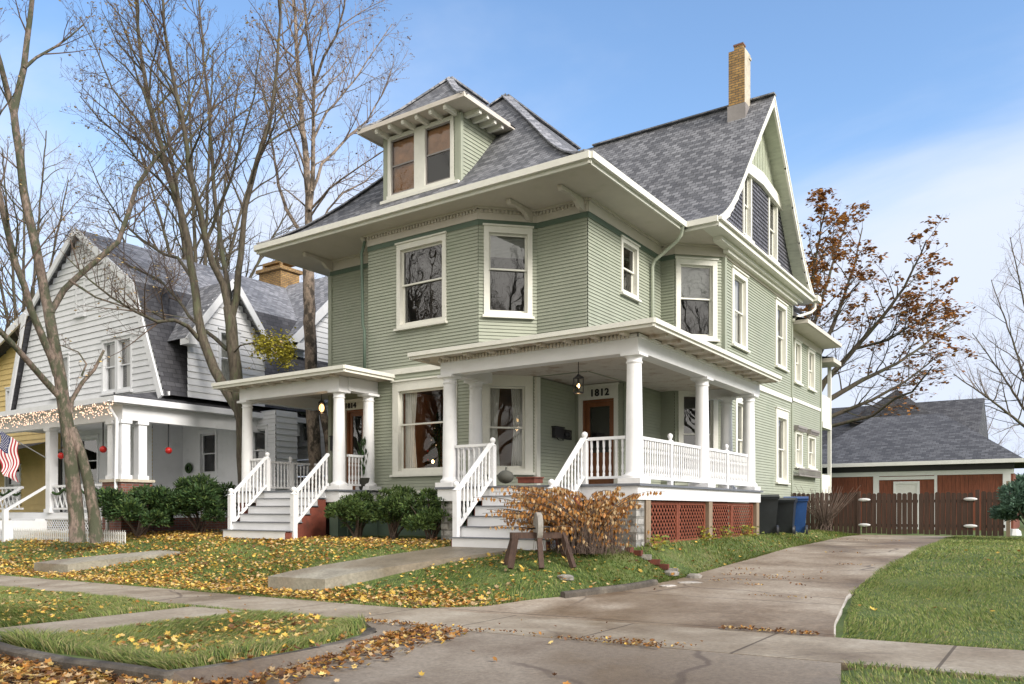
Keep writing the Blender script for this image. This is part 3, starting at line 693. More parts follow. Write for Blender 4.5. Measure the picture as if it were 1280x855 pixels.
for xa, xb, up, lo in ((-14.81, -13.98, 'brown', 'brown'), (-13.62, -12.78, 'brown', 'dark')):
    s = MB(); zm = 10.6
    for q in ((xa, xa+.04, 9.84, 11.3), (xb-.04, xb, 9.84, 11.3), (xa+.04, xb-.04, 9.84, 9.89), (xa+.04, xb-.04, zm-.02, zm+.02), (xa+.04, xb-.04, 11.26, 11.3)): s.box(q[0], q[1], dy-.02, dy+.02, q[2], q[3])
    s.build('sash', 'flash', dorm)
    g = MB(); g.face([(xa, dy, 9.85), (xb, dy, 9.85), (xb, dy, 11.3), (xa, dy, 11.3)]); g.build('pane', 'glasslow', dorm)
    g = MB(); g.face([(xa, dy+.06, 9.85), (xb, dy+.06, 9.85), (xb, dy+.06, zm), (xa, dy+.06, zm)], 0); g.face([(xa, dy+.06, zm), (xb, dy+.06, zm), (xb, dy+.06, 11.3), (xa, dy+.06, 11.3)], 1); g.build('window_board', [lo, up], dorm)
ex0, ex1, ey, ez, apx, apy, apz = -15.5, -11.96, 15.45, 11.55, -13.73, 17.1, 13.12
dr = MB(); K = [(0, 0), (.2, .14), (.45, .38), (1, 1)]
def dp(c, k): t_, z_ = k; return (c[0]+(apx-c[0])*t_, c[1]+(apy-c[1])*t_, ez+(apz-ez)*z_)
for k0, k1 in zip(K, K[1:]):
    dr.face([dp((ex0, ey), k0), dp((ex1, ey), k0), dp((ex1, ey), k1), dp((ex0, ey), k1)])
    for ex, rv in ((ex1, False), (ex0, True)):
        xa, xb = ex+(apx-ex)*k0[0], ex+(apx-ex)*k1[0]; za, zb_ = ez+(apz-ez)*k0[1], ez+(apz-ez)*k1[1]
        q = [dp((ex, ey), k0), (xa, 19.2, za), (xb, 19.2, zb_), dp((ex, ey), k1)]; dr.face(q[::-1] if rv else q)
dr.build('dormer_roof', 'shingle', dorm)
t = MB()
for s in (ex0, ex1):
    pp = [dp((s, ey), k) for k in K]
    for a, b in zip(pp, pp[1:]): t.bar(a, b, .2, .05)
t.bar((apx, apy, apz+.02), (apx, 18.8, apz+.02), .2, .05); t.build('ridge_cap', 'shinglew', dorm)
t = MB(); t.box(ex0, ex1, ey, 18.3, ez-.07, ez-.035); t.box(ex0-.02, ex1+.02, ey-.02, ey+.03, ez-.1, ez+.01); t.box(ex1-.03, ex1+.02, ey+.03, 17.4, ez-.1, ez+.01); t.box(ex0-.02, ex0+.03, ey+.03, 17.4, ez-.1, ez+.01)
t.build('dormer_soffit', 'soffit', dorm)
for k in range(6):
    x = dx0+.1+(dx1-dx0-.25)*k/5; t = MB(); t.box(x, x+.09, ey+.06, dy+.05, ez-.2, ez-.071); t.box(x+.005, x+.085, ey+.04, ey+.10, ez-.17, ez-.09); t.build('rafter_tail', 'cream', dorm)
for k in range(4):
    y = dy+.15+k*.32; t = MB(); t.box(dx1-.02, ex1-.06, y, y+.09, ez-.2, ez-.071); t.build('rafter_tail', 'cream', dorm)

# downspouts
t = MB(); t.tube([(-8.15, 19.75, 8.86), (-8.2, 19.75, 8.6), (-8.35, 19.85, 8.5), (-9.05, 20.0, 8.15), (-9.13, 20.02, 8.0), (-9.13, 20.02, 5.1)], .045, 8); t.build('downspout', 'pipe', GH)
t = MB(); t.tube([(-15.3, 15.5, 8.6), (-15.42, 15.5, 8.3), (-15.43, 15.55, 6.4), (-15.32, 15.5, 6.25), (-15.32, 15.5, 5.05)], .04, 8); t.build('downspout', 'sagedark', GH)
t = MB(); t.tube([(-7.26, 29.45, 8.85), (-7.26, 29.45, 8.55), (-7.35, 29.3, 8.4), (-7.68, 28.5, 8.1), (-7.7, 28.3, 7.95)], .05, 8); t.box(-7.36, -7.12, 29.3, 29.75, 8.78, 8.98); t.build('downspout', 'cream', GH)
# rear balconies
t = MB()
for z0, z1 in ((1.4, 3.0), (5.0, 6.2)):
    t.box(-8.04, -7.96, 33.34, 34.7, z0, z1-.15) if z0 > 3 else t.box(-8.04, -7.96, 33.34, 34.75, z0, z1-.1)
t.box(-8.5, -7.92, 33.34, 34.8, 4.75, 4.98)
build_each(t, 'balcony_panel', 'cream', GH)
for y in (34.68,):
    t = MB(); t.box(-8.06, -7.93, y, y+.13, .8, 7.34); t.build('balcony_post', 'cream', GH)
# little awnings and flower box on the rear windows
for y0, y1 in ((29.45, 30.65), (31.2, 32.5)):
    t = MB(); y = y0
    t.box(-8.0, -7.82, y0, y1, 4.42, 4.50)
    while y < y1-.05: t.box(-7.98, -7.84, y, y+.06, 4.32, 4.42); y += .14
    t.build('window_hood', 'flash', GH)
t = MB(); t.box(-7.97, -7.75, 29.3, 32.4, 2.7, 2.74); y = 29.3
while y < 32.4: t.box(-7.78, -7.76, y, y+.05, 2.7, 2.98); y += .16
t.box(-7.79, -7.75, 29.3, 32.4, 2.93, 2.98); t.build('window_shelf', 'flash', GH)

# ---- porches
def column(par, x, y, z0=ZD, z1=ZB, r=.165):
    m = MB(); m.box(x-.235, x+.235, y-.235, y+.235, z0, z0+.10); h = z1-z0
    m.lathe((x, y, z0), [(.21, .10), (.225, .13), (.21, .165), (r+.01, .19), (r, .23), (r*.985, h*.4), (r*.86, h-.22), (r*.86, h-.20), (r*.98, h-.185), (r*.98, h-.165), (r*.87, h-.155), (r*.9, h-.1), (r*1.1, h-.06)], 24)
    m.box(x-.2, x+.2, y-.2, y+.2, z1-.06, z1-.002); return m.build('porch_column', 'white', par)
BP = [(.028, 0), (.028, .1), (.018, .12), (.030, .2), (.030, .26), (.019, .36), (.023, .5), (.019, .62), (.028, .70), (.018, .76), (.028, .8), (.028, 1)]
def baluster(par, x, y, z0, z1):
    m = MB(); h = z1-z0; m.lathe((x, y, z0), [(r, t_*h) for r, t_ in BP], 6); return m.build('baluster', 'white', par)
def newel(par, x, y, z0, z1, w=.11, name='newel_post'):
    m = MB(); m.box(x-w/2, x+w/2, y-w/2, y+w/2, z0, z1-.18)
    m.lathe((x, y, z1-.18), [(w*.7, 0), (w*.7, .02), (w*.3, .04), (w*.3, .055), (w*.52, .09), (w*.56, .12), (w*.48, .155), (w*.2, .175), (.003, .18)], 12)
    m.lathe((x, y, z0), [(w*.5, (z1-z0)*.45), (w*.66, (z1-z0)*.47), (w*.5, (z1-z0)*.5)], 4); return m.build(name, 'white', par)
def railing(par, a, b, z0, z1, sp=.135, slope=False, za=None, zb_=None):
    a = Vector((*a, za if slope else 0)); b = Vector((*b, zb_ if slope else 0)); L = (Vector((b.x, b.y))-Vector((a.x, a.y))).length
    h0, h1 = z0, z1; m = MB()
    m.bar(a+Vector((0, 0, h1-.03)), b+Vector((0, 0, h1-.03)), .085, .06); m.bar(a+Vector((0, 0, h0+.03)), b+Vector((0, 0, h0+.03)), .07, .05)
    r = m.build('railing', 'white', par); n = max(2, round(L/sp))
    for k in range(n):
        p = a+(b-a)*((k+.5)/n); baluster(r, p.x, p.y, p.z+h0+.05, p.z+h1-.05)
    return r
# 1812 porch
CX, CY = -6.85, 14.19
for x, y in ((CX, CY), (-11.38, CY), (CX, 17.7), (CX, 21.0), (-11.36, 15.12), (-7.5, 21.15)): column(GH, x, y)
def beam(mb, a, b, w=.3, z0=ZB, z1=4.84): mb.bar((a[0], a[1], (z0+z1)/2), (b[0], b[1], (z0+z1)/2), w, z1-z0)
t = MB(); beam(t, (-11.53, CY), (CX+.15, CY)); beam(t, (CX, CY+.151), (CX, 21.15)); beam(t, (-11.38, CY+.151), (-11.38, 15.6)); beam(t, (CX+.15, 21.3), (-8.3, 21.3), .28)
t.box(-11.56, CX+.18, CY-.19, CY-.15, 4.78, 4.84); t.box(CX+.15, CX+.19, CY-.19, 21.3, 4.78, 4.84)
t.box(-11.18, -9.22, 15.8, 16.6, 4.73, 4.84) if 0 else None
t.build('porch_beam', 'white', GH)
pr_ = MB(); px0, px1, py0, py1 = -12.08, -6.19, 13.63, 21.5
pr_.face([(px0, py0, ZE), (px1, py0, ZE), (-9.2, 16.7, 5.16), (-11.9, 15.5, 5.16)][::1]); pr_.face([(px1, py0, ZE), (px1, py1, ZE), (-7.7, 21.9, 5.16), (-9.2, 20.6, 5.16), (-9.2, 16.7, 5.16)]); pr_.face([(px0, py0, ZE), (-11.9, 15.5, 5.16), (px0, 15.6, ZE)])
pr_.box(px0, px1, py0, 15.55, 4.97, 4.995); pr_.box(-10.6, px1, 15.55, 20.7, 4.97, 4.995); pr_.box(-8.7, px1, 20.7, py1, 4.97, 4.995)
pr_.build('porch_roof', 'shingled', GH)
t = MB()
for a, b in (((px0, 15.6), (px0, py0)), ((px0, py0), (px1, py0)), ((px1, py0), (px1, py1)), ((px1, py1), (-7.85, py1))):
    a3, d, n, L = frame_of(a, b); T = tf(a3, d, n); t.box(-.02, L+.02, -.03, 0, 4.84, 4.985, T=T); t.box(-.02, L+.02, .0, .045, 4.90, 4.99, T=T)
t.build('porch_fascia', 'cream', GH)
t = MB()
t.face([(px0, py0, 4.86), (px1, py0, 4.86), (px1, CY, 4.86), (px0, CY, 4.86)][::-1]); t.face([(CX, CY, 4.86), (px1, CY, 4.86), (px1, py1, 4.86), (CX, py1, 4.86)][::-1]); t.face([(px0, CY, 4.86), (-11.38, CY, 4.86), (-11.38, 15.6, 4.86), (px0, 15.6, 4.86)][::-1])
t.face([(CX, 21.2, 4.86), (CX, 21.5, 4.86), (-8, 21.5, 4.86), (-8, 21.2, 4.86)])
t.build('porch_soffit', 'psoffit', GH)
t = MB(); t.face([(-11.4, CY, 4.74), (CX, CY, 4.74), (CX, 21.3, 4.74), (-8.1, 21.3, 4.74), (-9.3, 20.7, 4.74), (-9.3, 18.6, 4.74), (-10.7, 18.6, 4.74), (-10.7, 16.7, 4.74), (-11.7, 15.6, 4.74)][::-1]); t.build('porch_ceiling', 'psoffit', GH)
t = MB(); x = -11.5
while x < CX: t.box(x, x+.045, CY-.235, CY-.19, 4.765, 4.85); x += .085
t.build('dentil_row', 'psoffit', GH)
t = MB(); x = -11.9
while x < -6.4: t.box(x, x+.1, py0+.1, CY-.2, 4.80, 4.862); x += .62
y = 14.4
while y < 21.2: t.box(CX+.2, px1-.1, y, y+.1, 4.80, 4.862); y += .62
build_each(t, 'modillion', 'psoffit', GH)
t = MB(); t.prism([(-11.62, 13.95), (-6.62, 13.95), (-6.62, 21.5), (-8.0, 21.6), (-8.9, 20.7), (-9.2, 20.7), (-9.2, 18.5), (-10.6, 18.5), (-10.6, 16.6), (-11.6, 15.6)], 1.955, 2.0); t.build('porch_deck', 'deckgrey', GH)
t = MB(); t.box(-11.57, -6.68, 13.99, 14.06, 1.69, 1.953); t.box(-6.75, -6.68, 14.06, 21.45, 1.69, 1.953); t.box(-11.57, -11.5, 14.06, 15.55, 1.69, 1.953); t.box(-7.8, -6.75, 21.38, 21.45, 1.69, 1.953)
build_each(t, 'porch_skirt', 'white', GH)
# under the deck
t = MB(); t.box(-7.18, -6.72, 14.0, 14.36, .5, 1.69); t.build('stone_pier', 'stone', GH)
t = MB(); t.box(-11.52, -11.15, 14.05, 14.4, .5, 1.69); t.build('stone_pier', 'stone', GH)
for y in (14.4, 17.75, 21.18):
    t = MB(); t.box(-6.9, -6.70, y, y+.22, .6, 1.69); t.build('wooden_post', 'woodpost', GH)
def lattice(par, a, b, z0, z1, m='lattice', fr_w=.07, sp=.15, name='lattice_panel', w=.034):
    a3, d, n, L = frame_of(a, b); T = tf(a3, d, n); t = MB()
    t.box(0, L, -.04, 0, z1-fr_w, z1, T=T); t.box(0, L, -.04, 0, z0, z0+fr_w, T=T); t.box(0, fr_w, -.039, -.001, z0+fr_w, z1-fr_w, T=T); t.box(L-fr_w, L, -.039, -.001, z0+fr_w, z1-fr_w, T=T)
    h = z1-z0-2*fr_w; lo, hi = fr_w, L-fr_w
    for s, dd in ((1, -.03), (-1, -.02)):
        u = lo-h
        while u < hi+h:
            p0, p1 = (u, z0+fr_w), (u+s*h, z0+fr_w+h)
            # clip to the opening
            ts = [(lo-p0[0])/(s*h), (hi-p0[0])/(s*h)]; t0, t1 = max(0, min(ts)), min(1, max(ts))
            if t1 > t0+.02:
                A = (p0[0]+(p1[0]-p0[0])*t0, dd, p0[1]+h*t0); B = (p0[0]+(p1[0]-p0[0])*t1, dd, p0[1]+h*t1)
                t.bar(T(A), T(B), w, .008, up=tuple(n))
            u += sp
    return t.build(name, m, par)
lattice(GH, (-6.78, 14.64), (-6.78, 16.15), .80, 1.67); lattice(GH, (-6.78, 16.17), (-6.78, 17.73), .80, 1.67)
lattice(GH, (-6.78, 17.99), (-6.78, 19.5), .78, 1.67); lattice(GH, (-6.78, 19.52), (-6.78, 21.15), .77, 1.67)
lattice(GH, (-7.85, 14.1), (-7.2, 14.1), .8, 1.67)
t = MB(); t.box(-11.3, -7.3, 14.9, 14.95, .4, 1.95); t.box(-7.6, -7.55, 14.5, 21.4, .4, 1.95); t.build('crawl_space_shade', 'dark', GH)  # black backing sheets stand in for the shade under the deck
def stair(par, xa, xb, ytop, nr, z0, ztop, tread=.255):
    t = MB(); g = MB(); rh = (ztop-z0)/nr
    for k in range(nr):
        zt = ztop-rh*k; y = ytop-tread*k
        t.box(xa+.02, xb-.02, y, y+.02, zt-rh+.002, zt-.017)
        if k: g.box(xa-.03, xb+.03, y-.03, y+tread, zt-.015, zt)
    s = t.build('stair', 'white', par); g.build('tread', 'deckgrey', s)
    for x, mt in ((xa+.0, 'redpaint'), (xb-.03, 'redpaint')):
        q = MB(); 
        for k in range(1, nr): q.box(x, x+.03, ytop-tread*k+.001, ytop-tread*(k-1), z0-.1, ztop-rh*k-.046)
        q.build('stringer', mt, s)
    return s
stair(GH, -10.15, -7.9, 13.97, 6, .74, 2.0)
YB_ = 12.86
for x in (-10.15, -7.9):
    newel(GH, x, 14.12, 1.9, 3.05); newel(GH, x, YB_, .7, 2.07)
    railing(GH, (x, 14.05), (x, YB_+.06), .12, .93, .12, True, 2.0, 1.0)
railing(GH, (-11.2, CY), (-10.2, CY), 2.1, 2.93, .14); railing(GH, (-7.85, CY), (-7.03, CY), 2.1, 2.93, .14)
for a, b in ((14.4, 15.85), (15.95, 17.5), (17.9, 19.25), (19.35, 20.8)): railing(GH, (CX, a), (CX, b), 2.1, 2.93, .115)
newel(GH, CX, 15.9, 1.9, 3.1, .1); newel(GH, CX, 19.3, 1.9, 3.1, .1)
railing(GH, (-11.38, 14.4), (-11.38, 14.95), 2.1, 2.93, .14)

# 1814 porch
for x, y in ((-18.72, 14.4), (-15.12, 14.4), (-14.98, 15.3)): column(GH, x, y, r=.155)
t = MB(); beam(t, (-18.87, 14.4), (-14.97, 14.4)); beam(t, (-15.05, 14.55), (-15.05, 15.58), .28); beam(t, (-18.72, 14.55), (-18.72, 16.9), .28)
t.build('porch_beam', 'white', GH)
t = MB(); t.face([(-19.47, 13.84, ZE), (-14.35, 13.84, ZE), (-14.35, 15.58, ZE), (-15.3, 16.6, 5.1), (-17.8, 16.9, 5.1), (-19.47, 17.2, ZE)]); t.box(-19.4, -14.4, 13.9, 15.58, 4.96, 4.985); t.build('porch_roof', 'shingled', GH)
t = MB()
for a, b in (((-19.47, 17.2), (-19.47, 13.84)), ((-19.47, 13.84), (-14.35, 13.84)), ((-14.35, 13.84), (-14.35, 15.58))):
    a3, d, n, L = frame_of(a, b); T = tf(a3, d, n); t.box(-.02, L+.02, -.03, 0, 4.83, 4.985, T=T); t.box(-.02, L+.02, .0, .045, 4.9, 4.99, T=T)
t.build('porch_fascia', 'cream', GH)
t = MB(); t.face([(-19.47, 13.84, 4.85), (-19.47, 17.2, 4.85), (-14.35, 17.2, 4.85), (-14.35, 13.84, 4.85)]); x = -19.2
while x < -14.5: t.box(x, x+.1, 13.95, 14.2, 4.79, 4.852); x += .6
t.build('porch_soffit', 'psoffit', GH)
t = MB(); t.prism([(-18.95, 14.15), (-14.85, 14.15), (-14.85, 15.6), (-15.27, 16.6), (-18.95, 17.0)], 1.955, 2.0); t.build('porch_deck', 'deckgrey', GH)
t = MB(); t.box(-18.9, -14.9, 14.19, 14.25, 1.69, 1.953); t.box(-14.96, -14.9, 14.25, 15.58, 1.69, 1.953); t.box(-18.9, -18.84, 14.25, 17, 1.69, 1.953); build_each(t, 'porch_skirt', 'white', GH)
t = MB(); t.box(-15.3, -15.0, 14.25, 14.55, .5, 1.69); t.box(-15.0, -14.95, 14.55, 15.6, .5, 1.69); t.build('porch_pier', 'sagedark', GH)
t = MB(); t.box(-18.85, -18.6, 14.25, 14.5, .5, 1.69); t.box(-18.8, -15.3, 15.2, 15.25, .5, 1.69); t.build('porch_pier', 'redpaint', GH)
stair(GH, -17.75, -15.35, 14.17, 6, .79, 2.0)
YB2 = 13.15
newel(GH, -17.75, 14.3, 1.9, 3.05); newel(GH, -17.75, YB2, .7, 2.05, .12); newel(GH, -15.35, YB2, .7, 2.05, .12); newel(GH, -18.7, 15.9, 1.9, 3.05)
railing(GH, (-17.75, 14.25), (-17.75, YB2+.06), .12, .93, .12, True, 2.0, 1.02); railing(GH, (-15.35, 14.25), (-15.35, YB2+.06), .12, .93, .12, True, 2.0, 1.02)
railing(GH, (-18.55, 14.4), (-17.8, 14.4), 2.1, 2.9, .13); railing(GH, (-15.02, 14.6), (-15.02, 15.15), 2.1, 2.9, .12)
railing(GH, (-18.7, 14.55), (-18.7, 15.85), 2.1, 2.88, .12); railing(GH, (-18.7, 15.95), (-18.7, 16.6), 2.1, 2.88, .12); railing(GH, (-18.6, 16.75), (-17.85, 16.75), 2.1, 2.88, .12)

# doors
def door(par, a, b, u0, w, z1, trimw=.13, head=.3, hand=1):
    a3, d, n, L = frame_of(a, b); T = tf(a3+d*u0, d, n); t = MB()
    t.box(0, trimw, -.05, .05, ZD, z1, T=T); t.box(w-trimw, w, -.05, .05, ZD, z1, T=T); t.box(trimw, w-trimw, -.05, .047, z1-head, z1, T=T); t.box(-.03, w+.03, 0, .08, z1, z1+.04, T=T)
    t.build('door_surround', 'cream', par)
    x0, x1, y1 = trimw, w-trimw, z1-head
    f = MB(); f.box(x0, x0+.06, -.12, .0, ZD, y1, T=T); f.box(x1-.06, x1, -.12, .0, ZD, y1, T=T); f.box(x0+.06, x1-.06, -.118, .0, y1-.06, y1, T=T); f.build('door_frame', 'woodred', par)
    x0 += .06; x1 -= .06; y1 -= .06; dd = MB()
    dd.box(x0, x0+.11, -.10, -.05, ZD+.02, y1, T=T); dd.box(x1-.11, x1, -.10, -.05, ZD+.02, y1, T=T); dd.box(x0+.11, x1-.11, -.099, -.051, y1-.12, y1, T=T); dd.box(x0+.11, x1-.11, -.099, -.051, ZD+.02, ZD+.28, T=T); dd.box(x0+.11, x1-.11, -.099, -.051, ZD+.85, ZD+.97, T=T)
    dd.box(x0+.11, x1-.11, -.09, -.065, ZD+.28, ZD+.85, T=T)
    dr_ = dd.build('door', 'woodred', par)
    g = MB(); g.face([T((x0+.11, -.075, ZD+.97)), T((x1-.11, -.075, ZD+.97)), T((x1-.11, -.075, y1-.12)), T((x0+.11, -.075, y1-.12))]); g.build('door_pane', 'glass', dr_)
    g = MB(); g.face([T((x0, -.35, ZD)), T((x1, -.35, ZD)), T((x1, -.35, y1)), T((x0, -.35, y1))]); g.build('hallway', 'room', dr_)
    g = MB(); p = T((x1-.06 if hand > 0 else x0+.06, -.02, ZD+1.0)); g.blob(p, (.03, .03, .03)); g.build('door_handle', 'metal', dr_)
door(GH, I1, I2, .12, 1.14, 4.68, .11, .34)
door(GH, LL, L1, .58, .92, 4.62, .1, .26)
def letters(txt, loc, rz, size, m, par, name='house_number', depth=.012, f='sans'):
    cu = bpy.data.curves.new('t', 'FONT'); cu.body = txt; cu.size = size; cu.extrude = depth; cu.align_x = 'CENTER'; cu.resolution_u = 3; cu.space_character = 1.15; cu.offset = .006
    o = bpy.data.objects.new('t', cu); COL.objects.link(o); dg = bpy.context.evaluated_depsgraph_get(); me = bpy.data.meshes.new_from_object(o.evaluated_get(dg)); bpy.data.objects.remove(o)
    me.transform(Matrix.Translation(Vector(loc)) @ Matrix.Rotation(rz, 4, 'Z') @ Matrix.Rotation(pi/2, 4, 'X')); me.materials.clear(); me.materials.append(M[m]); return link(name, me, par)
letters('1812', (-9.87, 18.41, 4.42), 0, .25, 'black', GH)
letters('1814', (-16.92, 16.55, 4.41), 0, .2, 'black', GH)
# ================================================================ the white neighbour
WH = thing('house', 'white shingled house with gambrel roof, deep porch and string lights along its eave', 'house', (-26, 17, .7))
w = MB(); gy_ = 14.3
def gam(z):
    if z < 8.55: t = (z-4.95)/3.6; return (-31.9+1.45*t, -22.45-1.5*t)
    t = (z-8.55)/2.2; return (-30.45+3.25*t, -23.95-3.25*t)
gz = lambda z: (gam(z)[0]+34, gam(z)[1]+34)
gz_l = lambda z: gz(z)
lapwall(w, (-34, gy_), (-20, gy_), 4.95, 10.7, [(34-29.2, 34-28.0, 5.4, 6.75), (34-25.95, 34-24.2, 5.3, 7.0)], e=.2, lip=.03, lim=gz, wob=.02)
lapwall(w, (-36, 16.5), (-26.7, 16.5), 1.4, 4.8, [(1.2, 2.0, 2.5, 4.2), (2.5, 3.4, 1.5, 4.0), (4.35, 5.8, 2.45, 4.3)], e=.13)
lapwall(w, (-26.7, 16.5), (-26.7, 17.7), 1.4, 4.8, e=.13); lapwall(w, (-26.7, 17.7), (-21.55, 17.7), 1.4, 4.8, [(1.0, 2.05, 2.7, 4.3), (3.9, 4.7, 2.7, 4.3)], e=.13); lapwall(w, (-21.55, 17.7), (-21.55, 18.6), 1.4, 4.8, e=.2, lip=.03)
DX = -22.25
lapwall(w, (DX, 14.9), (DX, 18), 4.95, 8.75, [(1.15, 1.85, 5.55, 7.2)], e=.2, lip=.03, wob=.02, lim=lambda z: (max(0, (z-6.95)*.8), 2.9-max(0, (z-6.95)*.8)))
lapwall(w, (-23.2, 19.9), (-23.2, 27), 4.0, 10.6, e=.2, lip=.03, lim=lambda z: (max(0, (z-7.7)*.95), 6.2-max(0, (z-7.7)*.95)))
lapwall(w, (-26, 20.0), (-21.4, 20.0), 2.7, 5.3, [(3.0, 3.85, 3.9, 5.1)], e=.2, lip=.03, wob=.02); lapwall(w, (-25, 20.3), (-23.2, 20.3), 5.3, 7.6, e=.2)
lapwall(w, (-21.4, 20.0), (-21.4, 24.0), 2.7, 5.3, e=.2, lip=.03)
w.build('wall', 'wclap', WH)
r = MB()
pf = [(-22.25, 4.95), (-23.95+.12, 8.58), (-27.2, 10.85), (-30.45-.12, 8.58), (-32.1, 4.95)]
sl = [0, 4, 7.9, 11.8, 15.8]
for k in range(4):
    a, b = pf[k], pf[k+1]; m_ = 1 if k in (0, 3) else 0
    r.face([(a[0], 14.15, a[1]), (a[0], 27, a[1]), (b[0], 27, b[1]), (b[0], 14.15, b[1])], m_, [(0, sl[k]), (13, sl[k]), (13, sl[k+1]), (0, sl[k+1])])
# cross dormer facing the drive side
r.face([(-21.9, 14.72, 6.72), (-21.9, 16.35, 8.85), (-27, 16.35, 8.85), (-27, 14.72, 6.72)]); r.face([(-21.9, 16.35, 8.85), (-21.9, 17.98, 6.72), (-27, 17.98, 6.72), (-27, 16.35, 8.85)])
# rear cross gable
r.face([(-31, 19.5, 7.5), (-22.8, 19.5, 7.5), (-22.8, 23.0, 11.0), (-31, 23.0, 11.0)]); r.face([(-22.8, 23.0, 11.0), (-22.8, 27, 7.5), (-31, 27, 7.5), (-31, 23.0, 11.0)])
r.face([(-25, 19.8, 5.25), (-21.2, 19.8, 5.25), (-22.2, 20.6, 5.6), (-25, 20.6, 5.6)])
# porch roof
r.face([(-33.5, 12.6, 4.72), (-22.2, 12.6, 4.72), (-22.9, 14.3, 5.1), (-33.5, 14.3, 5.1)], 1); r.face([(-22.2, 12.6, 4.72), (-22.2, 19.6, 4.72), (-22.9, 19.6, 5.1), (-22.9, 14.3, 5.1)], 1)

roofw = r.build('roof', ['shinglew', 'shingled'], WH)
t = MB(); brickb = [(-23.6, 23.6, 10.4)]
for a, b in (((-28.6, 22.6), (-27.2, 22.6)), ((-27.2, 22.6), (-27.2, 23.6)), ((-27.2, 23.6), (-28.6, 23.6)), ((-28.6, 23.6), (-28.6, 22.6))): t.face([(*a, 9.8), (*b, 9.8), (*b, 11.6), (*a, 11.6)])
t.box(-28.7, -27.1, 22.5, 23.7, 11.6, 11.75); t.box(-28.5, -27.3, 22.7, 23.5, 11.95, 12.05); t.box(-28.5, -28.4, 22.7, 22.8, 11.75, 11.95); t.box(-27.4, -27.3, 22.7, 22.8, 11.75, 11.95); t.build('chimney', 'tanbrick', roofw)
t = MB()
for a, b in zip(pf, pf[1:]): t.bar((a[0], 14.0, a[1]-.08), (b[0], 14.0, b[1]-.08), .06, .16, up=(0, 1, 0)) if 0 else t.bar((a[0], 14.02, a[1]-.1), (b[0]-(.07 if b[0] > -27.2 else -.07)*(b[0] != -27.2), 14.08, b[1]-.10), .06, .22)
for x in (-21.88,):
    t.bar((x, 14.68, 6.62), (x, 16.35, 8.78), .05, .2); t.bar((x, 16.35, 8.78), (x, 18.02, 6.62), .05, .2); t.box(x-.4, x+.05, 14.68, 15.0, 6.52, 6.7); t.box(x-.4, x+.05, 17.7, 18.02, 6.52, 6.7)
t.bar((-22.78, 19.4, 7.4), (-22.78, 23.0, 10.95), .06, .3); t.bar((-22.78, 23.0, 10.95), (-22.78, 27, 7.4), .06, .3); t.box(-31, -22.8, 19.42, 19.5, 7.32, 7.5); t.box(-23.2, -22.75, 19.42, 20.3, 7.28, 7.5)
t.box(-33.5, -22.2, 12.56, 12.66, 4.55, 4.73); t.box(-22.26, -22.16, 12.66, 19.6, 4.55, 4.73); t.box(-33.5, -22.3, 12.66, 15.2, 4.53, 4.56); t.box(-26.7, -22.26, 15.2, 17.7, 4.53, 4.56); t.box(-33.5, -26.7, 15.2, 16.5, 4.53, 4.56)
t.box(-24.4, -22.2, 14.24, 14.29, 4.93, 5.05)
t.build('eave_trim', 'wclap', WH)
t = MB(); t.box(-33.5, -22.45, 12.95, 13.2, 4.1, 4.53); t.box(-22.7, -22.45, 13.2, 19.5, 4.1, 4.53); t.build('porch_beam', 'wclap', WH)
for x, y, z0 in ((-22.62, 13.08, 2.38), (-23.12, 13.08, 2.38), (-22.62, 13.6, 2.38), (-26.75, 13.08, 1.4), (-31, 13.08, 1.4), (-22.6, 18.9, 1.4)):
    t = MB(); t.box(x-.13, x+.13, y-.13, y+.13, z0, 4.1); t.box(x-.17, x+.17, y-.17, y+.17, z0, z0+.12); t.box(x-.17, x+.17, y-.17, y+.17, 4.0, 4.1); t.build('porch_column', 'wclap', WH)
t = MB(); t.box(-23.4, -22.4, 12.88, 13.85, .5, 2.3, 0); t.box(-23.46, -22.34, 12.82, 13.9, 2.3, 2.38, 1); t.build('brick_pier', ['redbrick', 'mortar'], WH)
t = MB(); t.box(-33, -22.4, 13.0, 16.5, 1.25, 1.4); t.box(-26.6, -22.4, 16.5, 17.7, 1.25, 1.4); t.build('porch_deck', 'wclap', WH)
t = MB(); t.box(-26, -21.6, 20.3, 24, .5, 2.7); t.box(-22.46, -22.4, 13.9, 17.2, .5, 1.25); t.box(-22.4, -21.5, 17.5, 17.65, .4, 1.35); t.build('foundation', 'redbrick', WH)
lattice(WH, (-33, 12.97), (-23.5, 12.97), .6, 1.25, 'wclap', .06, .14, 'porch_lattice', .03)
def wrail(a, b):
    t = MB(); a3, d, n, L = frame_of(a, b); T = tf(a3, d, n)
    t.box(0, L, -.04, .04, 2.2, 2.27, T=T); t.box(0, L, -.03, .03, 1.5, 1.56, T=T); u = .3
    while u < L:
        t.bar(T((u-.3, 0, 1.56)), T((u, 0, 2.2)), .03, .045); t.bar(T((u, .02, 1.56)), T((u-.3, .02, 2.2)), .03, .045); u += .3
    return t.build('porch_railing', 'wclap', WH)
wrail((-33, 13.05), (-28.6, 13.05)); wrail((-26.6, 13.05), (-23.5, 13.05))
t = MB(); k = 0
for q in range(120):
    x = -33+q*.08; t.tube([(x, 13.0, 2.15-.16*abs(sin(q*.28))), (x+.08, 13.0, 2.15-.16*abs(sin((q+1)*.28)))], .035+.01*R.random(), 5) if (x < -28.7 or x > -26.6) and x < -23.6 else None
tag(t.build('garland', 'yew'), 'evergreen garland looped along the railing of the white porch', 'garland')
